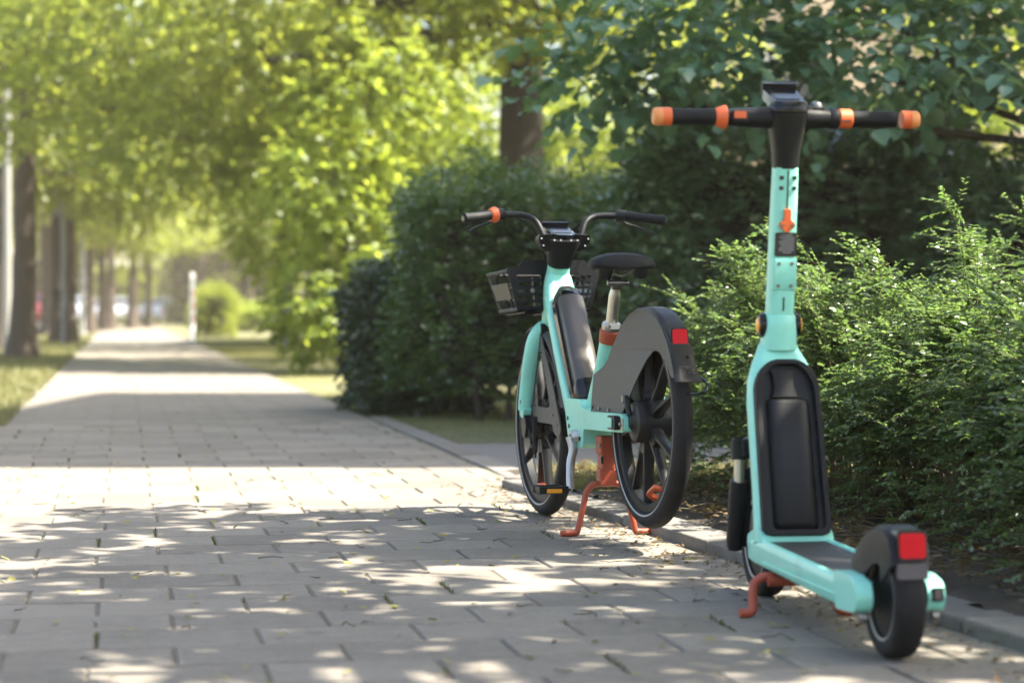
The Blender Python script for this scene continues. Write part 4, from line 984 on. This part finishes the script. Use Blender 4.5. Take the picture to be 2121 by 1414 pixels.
# shade tree standing beside the camera: only its dappled shadow is seen
tree('plane_tree', 'plane tree beside the camera that throws the dappled shade', (2.5, .8), 3.4, .2,
     [((.5, 3.0, 4.0), (1.0, 1.2, .45), 109), ((.35, 4.4, 4.0), (1.0, 1.0, .45), 105), ((-.3, 5.7, 3.9), (.85, .75, .4), 79), ((-.9, 6.1, 3.4), (.5, .5, .3), 26), ((-.7, 4.3, 3.8), (.6, 1.3, .35), 67), ((.1, 1.6, 4.6), (1.5, 1.2, .7), 100), ((1.2, .2, 5.2), (1.6, 1.5, .9), 100), ((1.7, 3.5, 4.0), (.75, 1.4, .4), 79)],
     seed=51, leaf=.13, tl=.36, k=8, upbias=.7, droop=.2, mat=LF_STREET, shape='hex', ratio=.8, shell=.1)

# hedges: clipped leafy blocks on a dark twiggy core
def hedge(name, label, c, size, n, seed, mat, leaf=.035, rot=0, group=None, bulge=.30, stems=None, cat='hedge'):
    rng = np.random.default_rng(seed); root = empty(name, (c[0], c[1], -.03), rot); tag(root, label, cat, group)
    hx, hy, hz = size[0]/2, size[1]/2, size[2]
    z0 = .0 if not stems else .20
    core = G(); rg = []
    for z_ in np.linspace(z0+.04, hz-.26, 6):
        rg.append([Vector((math.copysign(abs(math.cos(t))**.45, math.cos(t))*(hx-.24)*(1+.05*math.sin(5*t+z_*4)), math.copysign(abs(math.sin(t))**.45, math.sin(t))*(hy-.22)*(1+.06*math.sin(7*t-z_*3)), z_)) for t in [2*math.pi*j/28 for j in range(28)]])
    co = core.loft(rg).build('inner_twigs', BARK_DARK, root)
    # leaves on the skin of the block
    u = rng.random((n, 3))*2-1
    area = np.array([hy*hz, hy*hz, hx*hz, hx*hz, hx*hy*2]); fc = rng.choice(5, n, p=area/area.sum())
    P = u*[hx, hy, 0]; P[:, 2] = z0+(hz-z0)*(u[:, 2]*.5+.5); N = np.zeros((n, 3))
    for f_, ax, sg in ((0, 0, 1), (1, 0, -1), (2, 1, 1), (3, 1, -1)):
        m = fc == f_; P[m, ax] = sg*(hx, hy)[ax]; N[m, ax] = sg
    m = fc == 4; P[m, 2] = hz; N[m, 2] = 1
    # round the corners and make the face uneven
    q = np.abs(P[:, :2])/[hx, hy]; both = (q[:, 0]*q[:, 1])**6
    P[:, :2] *= (1-.10*both)[:, None]; P[:, 2] -= .12*both*(P[:, 2]/hz)**3+.10*(np.maximum(q[:, 0], q[:, 1])**10)*(P[:, 2]/hz)**6
    lump = np.sin(P[:, 0]*4.3+seed+np.sin(P[:, 2]*3))*np.sin(P[:, 2]*5.1+P[:, 1]*3.7)+.6*np.sin(P[:, 0]*10+P[:, 2]*5+P[:, 1]*6)*np.sin(P[:, 2]*13-P[:, 0]*4+P[:, 1]*9)
    P += N*(lump*bulge*.4)[:, None]-N*(rng.random(n)**1.6*.24)[:, None]
    D = N*.8+rand_dir(rng, n)*.7; D[:, 2] += .25
    C, LD, NN, L = twig_leaves(rng, P, D, .12*(.6+.9*rng.random(n)), 7, leaf, .45, .1)
    link('foliage', leaf_mesh('foliage', C, LD, NN, L, .5, 'quad'), mat, root)
    if stems:
        for x_, y_ in stems:
            a = np.array([x_, y_, .0]); b = a+np.array([rng.normal(0, .12), rng.normal(0, .05), .5]); s = np.linspace(0, 1, 6)[:, None]
            tubes_mesh('stem', [(a*(1-s)+b*s+np.sin(s*3.1)*rng.normal(0, .03, 3), .026, .016)], BARK, root, 8)
    return root
HG = 'clipped hedges along the driveway'
hedge('hedge', 'dark clipped hedge directly behind the bicycle basket', (pix(1115, 14.8), 14.9), (1.85, 1.3, 1.60), 7000, 61, LF_HEDGE, .044, R(8), HG, stems=[(-.45, -.42), (-.28, -.46), (.05, -.4)])
hedge('hedge', 'taller dark hedge behind the scooter handlebar', (pix(1655, 13.2), 13.5), (1.95, 1.5, 1.86), 6500, 62, LF_HEDGE_LIGHT, .065, R(5), HG)
hedge('hedge', 'dark hedge running out of the photo on the right', (pix(2130, 12.8), 12.9), (1.4, 1.4, 1.55), 4500, 63, LF_HEDGE_LIGHT, .065, R(5), HG)
hedge('laurel_bush', 'low rounded dark laurel at the left end of the hedge', (pix(868, 15.8), 15.6), (.86, .9, .98), 3600, 64, LF_DARK, .055, R(20), None, .2, cat='bush')
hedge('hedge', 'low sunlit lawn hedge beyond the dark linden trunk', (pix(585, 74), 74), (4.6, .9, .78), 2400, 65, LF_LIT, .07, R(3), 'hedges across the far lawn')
hedge('hedge', 'upright green hedge block right of the white marker post', (pix(445, 60), 60), (1.0, 1.4, 1.35), 1500, 66, LF_STREET, .07, R(0), 'hedges across the far lawn')
hedge('hedge', 'second low hedge further back across the lawn', (pix(560, 92), 92), (7.0, 1.0, 1.1), 2000, 67, LF_LIT, .08, R(0), 'hedges across the far lawn')

for i_, (px, d_, sz, lb) in enumerate([(70, 140, (7, 3, 4.2), 'tall far thicket across the street at the left margin'), (185, 150, (6, 3, 3.6), 'far thicket between the distant left trunks'), (262, 132, (2.6, 2, 3.0), 'small far thicket left of the white crossing car'), (425, 125, (4.2, 3, 4.4), 'far thicket right of the white crossing car'), (560, 128, (6, 3, 4.6), 'tall far thicket behind the lawn hedges'), (720, 118, (6, 3, 4.6), 'far thicket behind the bushy young tree'), (345, 175, (8, 3, 4.4), 'farthest thicket closing the end of the path')]):
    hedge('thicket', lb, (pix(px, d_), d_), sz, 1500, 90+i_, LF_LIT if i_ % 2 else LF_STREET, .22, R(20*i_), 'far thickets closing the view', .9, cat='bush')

# arching small-leaved shrubs in the bed
def shrub(label, c, rad, h, nst, seed, leaf=.020, wild=6, left=False):
    rng = np.random.default_rng(seed); root = empty('privet_shrub', (c[0], c[1], .03), 0); tag(root, label, 'shrub', 'privet shrubs in the planting bed')
    paths = []; TB = []; TD = []; TL = []
    for i_ in range(nst):
        az = rng.random()*2*math.pi; out = rng.random()**.6
        long_ = i_ < wild
        if long_ and left: az = math.pi+rng.normal(0, .7)
        rr = rad*out*(1.05 if not long_ else 1.25); hh = h*(1-.50*out**2.2)*(.72+.3*rng.random())*(((1.12+.3*rng.random()) if left else (1.02+.16*rng.random())) if long_ else 1)
        b = np.array([math.cos(az), math.sin(az), 0])*rng.random()*.16*rad/.5
        t = np.array([math.cos(az)*rr*.85, math.sin(az)*rr, hh])
        s = np.linspace(0, 1, 12)[:, None]; ctl = np.array([b[0]*.4+t[0]*.35, b[1]*.4+t[1]*.35, hh*.9])
        P = b*(1-s)**2+ctl*2*s*(1-s)+t*s*s
        P[:, 2] -= (s[:, 0]**4)*.12*h*rng.random()
        P += np.cumsum(rng.normal(0, .004, P.shape), 0)
        paths.append((P, .0042, .0012))
        T = np.gradient(P, axis=0)
        m = 20
        f = .28+.72*rng.random(m)
        for q in f:
            k = min(10, int(q*11)); p = P[k]+(P[k+1]-P[k])*(q*11-k)
            d = unit(T[k][None])[0]*.5+rand_dir(rng, 1)[0]*.9; d[2] = d[2]*.6+.05
            d[:2] += .5*np.array([math.cos(az), math.sin(az)])
            l_ = (.09+.14*rng.random())*(1.1-.5*q)
            TB.append(p); TD.append(d); TL.append(l_)
        TB.append(P[-3]); TD.append(T[-1]); TL.append(np.linalg.norm(P[-1]-P[-3])*1.15)
        if long_:
            for k in (5, 6, 7, 8, 9): TB.append(P[k]); TD.append(T[k]); TL.append(.10)
    # low skirt of leafy side shoots so the bush is closed down to the soil
    for i_ in range(int(nst*5)):
        az = rng.random()*2*math.pi; z_ = .06+rng.random()*h*.55; rr = rad*(.62+.34*rng.random())*(1-.1*z_/h)
        TB.append(np.array([math.cos(az)*rr*.85, math.sin(az)*rr, z_])); TD.append(np.array([math.cos(az), math.sin(az), rng.normal(0, .3)-.1])+rng.normal(0, .4, 3)); TL.append(.08+.12*rng.random())
    TB, TD, TL = np.array(TB), unit(np.array(TD)), np.array(TL)
    for j in range(0, len(TB)):
        s = np.array([0, .5, 1.0])[:, None]; P = TB[j]+TD[j]*TL[j]*s; P[:, 2] -= (s[:, 0]**2)*TL[j]*.08
        paths.append((P, .0014, .0007))
    tubes_mesh('stems', paths, TWIG, root, 3)
    C, LD, NN, L = twig_leaves(rng, TB, TD, TL, 15, leaf, .6, .10, .16)
    link('foliage', leaf_mesh('foliage', C, LD, NN, L, .52, 'hex', .08), LF_SHRUB, root)
    return root
SH = [('privet shrub with long wild shoots right behind the bicycle saddle', (1.06, 8.15), .60, .84, 95, 71, 26), ('privet shrub between bicycle and scooter column', (1.28, 7.45), .56, .84, 90, 72, 16),
      ('privet shrub seen just right of the scooter column', (1.50, 6.75), .55, .92, 100, 73, 20), ('privet shrub to the right of the scooter battery', (1.66, 6.05), .56, .90, 95, 74, 16),
      ('privet shrub nearest the camera at the right edge', (1.70, 5.20), .60, .86, 100, 75, 14), ('privet shrub at the back with bright upright shoots', (1.92, 7.9), .6, 1.06, 85, 76, 18), ('privet shrub filling the right background of the bed', (2.2, 7.0), .6, 1.02, 85, 77, 18)]
for lb, c, r_, h_, n_, s_, wl in SH: shrub(lb, c, r_, h_, n_, s_, wild=wl, left=s_ in (71, 72))

# ------------------------------------------------------------------ grass, moss, litter
def blades(name, label, pts, h, mat, seed, cat='grass', wid=.004, lean=.5):
    rng = np.random.default_rng(seed); n = len(pts)
    az = rng.random(n)*6.283; hh = h*(.4+.9*rng.random(n))
    d = np.stack([np.cos(az), np.sin(az), 0*az], 1); s = np.stack([-np.sin(az), np.cos(az), 0*az], 1)*wid*.5
    mid = pts+d*(hh*lean*.25)[:, None]; mid[:, 2] += hh*.6
    tip = pts+d*(hh*lean*(.6+.6*rng.random(n)))[:, None]; tip[:, 2] += hh*(.75+.25*rng.random(n))
    V = np.stack([pts-s, pts+s, mid+s*.8, mid-s*.8, tip], 1).reshape(-1, 3); i = np.arange(n)[:, None]*5
    me = np_mesh(name, V, quads=i+np.array([[0, 1, 2, 3]]), tris=i+np.array([[3, 2, 4]]))
    o = link(name, me, mat); tag(o, label, cat, kind='stuff'); return o
def verge(n, v0, v1, u0, u1, seed, pw=1.6):
    rng = np.random.default_rng(seed); u = u0+(u1-u0)*rng.random(n)**pw; v = v0+(v1-v0)*rng.random(n)
    return np.stack([PU.x*u+PV.x*v, PU.y*u+PV.y*v, -.03+0*u], 1)
p1 = verge(80000, VL-2.1, VL+.06, 10, 60, 81); e_ = np.abs(np.sin(p1[:, 0]*3.1)*np.sin(p1[:, 1]*1.7)) > .12
blades('verge_grass', 'tall pale grass on the verge left of the path', p1[e_], .11, LF_GRASS, 81, wid=.008)
blades('lawn_grass', 'short dry grass right of the path towards the hedge', verge(80000, VR-.04, VR+4.2, 11.8, 60, 82), .05, LF_GRASS, 82, wid=.008)
rng = np.random.default_rng(83)
y_ = 8.15+rng.random(9000)*1.05; x_ = kerb_x(y_)+.16+rng.random(9000)**1.3*1.6
ok = (y_ < 9.02+.17*x_) & (x_ > .12)
blades('kerbside_grass', 'tuft of grass between kerb and driveway behind the bicycle', np.stack([x_, y_, .02+0*x_], 1)[ok], .075, LF_GRASS, 83, wid=.004)
def litter(name, label, pts, size, mat, seed, flat=.25, ratio=.55):
    rng = np.random.default_rng(seed); n = len(pts); a = rng.random(n)*6.283
    D = np.stack([np.cos(a), np.sin(a), rng.normal(0, flat, n)], 1); N = np.array([0, 0, 1.0])+rng.normal(0, flat, (n, 3))
    o = link(name, leaf_mesh(name, pts, D, unit(N), size*(.4+.9*rng.random(n)), ratio, 'hex', -.1), mat); tag(o, label, 'leaves', kind='stuff')
rng = np.random.default_rng(84); n = 2600
y_ = 3.4+rng.random(n)*5.6; x_ = kerb_x(y_)+.17+np.abs(rng.normal(0, .45, n))
litter('leaf_litter', 'dry brown leaves scattered over the soil bed', np.stack([x_, y_, .055+.03*rng.random(n)], 1), .034, LF_DRY, 84, .5)
n = 420; u = 4+rng.random(n)**1.4*16; v = VL+.1+rng.random(n)*(VR-VL-.1)
litter('path_leaves', 'small yellowed leaves lying on the pavers', np.stack([PU.x*u+PV.x*v, PU.y*u+PV.y*v, .006+0*u], 1), .028, LF_FALL, 85, .2)
n = 950; y_ = 3.8+rng.random(n)*5; x_ = kerb_x(y_)-np.abs(rng.normal(0, .16, n))-.01
litter('kerb_litter', 'crumbs of dry leaf swept against the kerb', np.stack([x_, y_, .005+0*x_], 1), .022, LF_DRY, 86, .3, .4)
# twigs on soil and path
tw = []
for i_ in range(260):
    y0 = 3.6+rng.random()*5.2; x0 = kerb_x(y0)+.2+abs(rng.normal(0, .4)); a = rng.random()*6.28; l_ = .06+.18*rng.random()
    if i_ > 200: u = 4+rng.random()*6; v = VL+rng.random()*2.2; x0, y0 = (PU*u+PV*v).xy; l_ *= .35
    s = np.linspace(0, 1, 4)[:, None]; P = np.array([x0, y0, .075 if i_ <= 200 else .008])+np.array([math.cos(a), math.sin(a), 0])*l_*s+rng.normal(0, .006, (4, 3))*[1, 1, .4]
    tw.append((P, .0022, .0012))
tag(tubes_mesh('fallen_twigs', tw, TWIG, None, 4), 'thin dead twigs scattered over soil and pavers', 'twigs', kind='stuff')
# moss in the joints
mp = []
rng = np.random.default_rng(88)
for c, wd in near:
    if rng.random() < .17:
        for _ in range(int(rng.integers(8, 40))):
            f = rng.random()-.5; p = c+PV*(wd/2)*(1 if rng.random() < .9 else -1)+PU*(f*PD*.9)+PV*rng.normal(0, .002)
            mp.append((p.x, p.y, -.006))
blades('joint_moss', 'tiny moss and weed tufts growing in the paver joints', np.array(mp), .016, MOSS, 88, 'moss', .004, .8)

# ------------------------------------------------------------------ posts, cars, buildings
def post(name, label, px, d_, h, r, mat, cat='post', extra=None):
    root = empty(name, (pix(px, d_), d_, -.03)); tag(root, label, cat)
    G().lathe([(r*1.6, -.05), (r*1.6, .06), (r, .10), (r*.9, h), (r*.4, h+.02)], n=14).build('shaft', mat, root)
    if extra: extra(root)
    return root
PALE = pbr('pale_metal', (.30, .30, .29), .45, metal=.2); GREY = pbr('grey_metal', (.20, .21, .22), .5, metal=.3); WHITEP = pbr('white_paint', (.75, .75, .73), .5); REDP = pbr('red_sign', (.5, .03, .03), .5)
def sign(root):
    G().box((.02, -.06, 1.0), (.10, .02, 1.1)).build('marker_board', WHITEP, root, .004)
    for z_ in (.55, .85, 1.15): G().box((.045, -.072, z_), (.045, .004, .14)).build('red_stripe', REDP, root)
post('marker_post', 'white square marker post with red stripes beside the far path', 398, 52, 1.62, .055, WHITEP, 'post', sign)
def lamp(root):
    G().tube(smooth_path([(0, 0, 5.4), (0, 0, 5.8), (.4, 0, 6.05), (1.1, 0, 6.1)], 5), .035, 10).build('arm', PALE, root)
    G().box((1.35, 0, 6.08), (.6, .2, .09)).build('lamp_head', GREY, root, .03)
post('street_lamp', 'pale lamp post at the far left between trunks', 15, 36, 5.6, .07, PALE, 'street lamp', lamp)
post('street_lamp', 'pale lamp post behind the thick left trunk', 67, 58, 5.6, .08, PALE, 'street lamp', lamp)
post('street_lamp', 'slim grey lamp post in the middle of the left row', 172, 66, 5.6, .07, PALE, 'street lamp', lamp)
post('sign_pole', 'grey sign pole beside the thin leaning tree', 132, 45, 3.4, .05, GREY, 'pole', lambda r_: G().box((0, -.06, 3.0), (.45, .02, .6)).build('sign_plate', GREY, r_, .01))
post('sign_pole', 'thin grey pole right of the dark linden trunk', 594, 44, 3.2, .035, GREY, 'pole', lambda r_: G().box((0, -.05, 2.9), (.4, .02, .4)).build('sign_plate', GREY, r_, .01))

CARGLASS = pbr('car_glass', (.02, .025, .03), .05, coat=.5)
def car(label, loc, rz, col, name):
    root = empty('parked_car', (loc[0], loc[1], -.02), rz); tag(root, label, 'car', 'cars parked along the far street')
    paint = pbr(name, col, .25, coat=.8, var=.02, metal=.2)
    body = round_poly([(-2.1, .30), (-2.12, .75), (-1.95, .92), (-1.1, .95), (.95, .95), (1.85, .82), (2.1, .62), (2.12, .30)], .12, 4)
    arch = lambda cx: [(cx+.34*math.cos(t), .30+.34*math.sin(t)) for t in np.linspace(math.pi, 0, 9)]
    b = body[:]
    G().side([b], -.85, .85).build('body', paint, root, .06, 3)
    G().loft([[Vector((x_, s_*y_, z_)) for x_, s_ in ((x0, -1), (x1, -1), (x1, 1), (x0, 1))] for x0, x1, y_, z_ in ((-1.75, 1.05, .80, .93), (-1.35, .45, .66, 1.40), (-1.2, .3, .62, 1.45))]).build('cabin', paint, root, .06, 3)
    wn = G()
    for s_ in (-1, 1):
        wn.add([(-1.48, s_*.775, 1.0), (.80, s_*.775, 1.0), (.38, s_*.685, 1.35), (-1.28, s_*.685, 1.35)], [(0, 1, 2, 3)])
    wn.add([(.94, -.7, .99), (.94, .7, .99), (.50, .6, 1.37), (.50, -.6, 1.37)], [(0, 1, 2, 3)]); wn.add([(-1.69, -.7, .99), (-1.69, .7, .99), (-1.41, .6, 1.36), (-1.41, -.6, 1.36)], [(0, 1, 2, 3)])
    wn.build('windows', CARGLASS, root)
    for x_ in (-1.3, 1.35):
        for s_ in (-1, 1):
            wh = G().lathe([(.32, -.1), (.33, -.08), (.33, .08), (.30, .1)], (x_, s_*.80, .33), (0, 1, 0), 24).build('wheel', RUBBER, root)
            G().lathe([(.2, 0), (.19, .012)], (x_, s_*.90, .33), (0, s_, 0), 18).build('rim', ALU, wh)
    for s_ in (-1, 1):
        G().box((-2.1, s_*.68, .72), (.08, .25, .16)).build('tail_light', LENS, root, .02)
        G().box((2.03, s_*.64, .66), (.12, .3, .13)).build('headlight', ALU, root, .02)
    return root
car('white car crossing at the end of the path', (pix(338, 126), 126), PA+R(70), (.75, .75, .76), 'paint_white')
car('silver blue car parked behind the distant left trunks', (pix(165, 110), 110), PA+R(90), (.45, .5, .6), 'paint_silver')
car('dark red car parked behind the stout left trunk', (pix(70, 96), 96), PA+R(90), (.35, .05, .05), 'paint_red')
car('pale grey car parked farthest down the street', (pix(205, 128), 128), PA+R(90), (.6, .6, .6), 'paint_grey')
car('white car parked right of the path end', (pix(250, 118), 118), PA+R(85), (.72, .72, .72), 'paint_pale')

GLASSB = pbr('window_glass', (.03, .04, .05), .05, coat=.5); FRAMEW = pbr('window_frame', (.6, .58, .54), .5); ROOFM = pbr('roof_tile', (.25, .09, .05), .7)
def building(label, x0, x1, y0, y1, h, faces):
    root = empty('apartment_building', ((x0+x1)/2, (y0+y1)/2, -.03)); tag(root, label, 'building')
    sx_, sy_ = (x1-x0)/2, (y1-y0)/2
    wl = G().box((0, 0, h/2), (x1-x0, y1-y0, h)).build('wall', PLASTER, root)
    G().loft([[Vector((a*(sx_+.4), b*(sy_+.4), h)) for a, b in ((-1, -1), (1, -1), (1, 1), (-1, 1))], [Vector((a*(sx_+.4), b*(sy_+.4), h+.25)) for a, b in ((-1, -1), (1, -1), (1, 1), (-1, 1))], [Vector((a*sx_*.2, b*sy_*.4, h+1.6)) for a, b in ((-1, -1), (1, -1), (1, 1), (-1, 1))]]).build('roof', ROOFM, root)
    G().box((0, 0, .4), (x1-x0+.08, y1-y0+.08, .8)).build('plinth', KERBM, root)
    for fx in faces:
        L_ = (y1-y0) if fx == 'x' else (x1-x0); n_ = int(L_//2.6)
        for fl in range(int((h-1)//3)):
            for k in range(n_):
                p = -L_/2+(k+.5)*L_/n_; z_ = 2.0+fl*3.0
                c = Vector((-sx_-.02, p, z_)) if fx == 'x' else Vector((p, -sy_-.02, z_))
                M = Matrix.Translation(c) @ (Matrix.Rotation(R(-90), 4, 'Z') if fx == 'x' else Matrix.Identity(4))
                o = G().prism([[(-.62, -.8), (.62, -.8), (.62, .8), (-.62, .8)], [(-.54, -.72), (.54, -.72), (.54, .72), (-.54, .72)]], lambda a, b, hh: M @ Vector((a, -hh, b)), -.02, .07).build('window', FRAMEW, root)
                g = G().prism([[(-.54, -.72), (.54, -.72), (.54, .72), (-.54, .72)]], lambda a, b, hh: M @ Vector((a, -hh, b)), -.01, .02); g.build('pane', GLASSB, o)
                G().prism([[(-.7, -.86), (.7, -.86), (.7, -.805), (-.7, -.805)]], lambda a, b, hh: M @ Vector((a, -hh, b)), -.02, .14).build('sill', KERBM, o)
    return root
building('beige apartment house whose wall shows between the branches at upper right', 3.7, 13.5, 41, 53, 14, 'yx')
building('beige apartment house right of the driveway that shades the hedge', 9.0, 18.5, 8.75, 16.9, 15.5, 'x')

# ------------------------------------------------------------------ haze with the warm veil of light put in its colour
hz = G().box((0, 325, 10), (1000, 860, 23)); hz.v = [(x, y, -1.1 if z < 5 else 23.0) for x, y, z in hz.v]
me = bpy.data.meshes.new('haze'); me.from_pydata(hz.v, [], hz.f)
mh = bpy.data.materials.new('haze_veil'); mh.use_nodes = True; n = mh.node_tree.nodes; n.remove(n['Principled BSDF'])
pv = n.new('ShaderNodeVolumePrincipled'); pv.inputs['Color'].default_value = (1.0, .88, .66, 1); pv.inputs['Density'].default_value = .0010; pv.inputs['Anisotropy'].default_value = 0.0
mh.node_tree.links.new(pv.outputs[0], n['Material Output'].inputs['Volume'])
tag(link('haze', me, mh), 'haze over path and street, tinted warm for the veil of light', 'haze', kind='stuff')
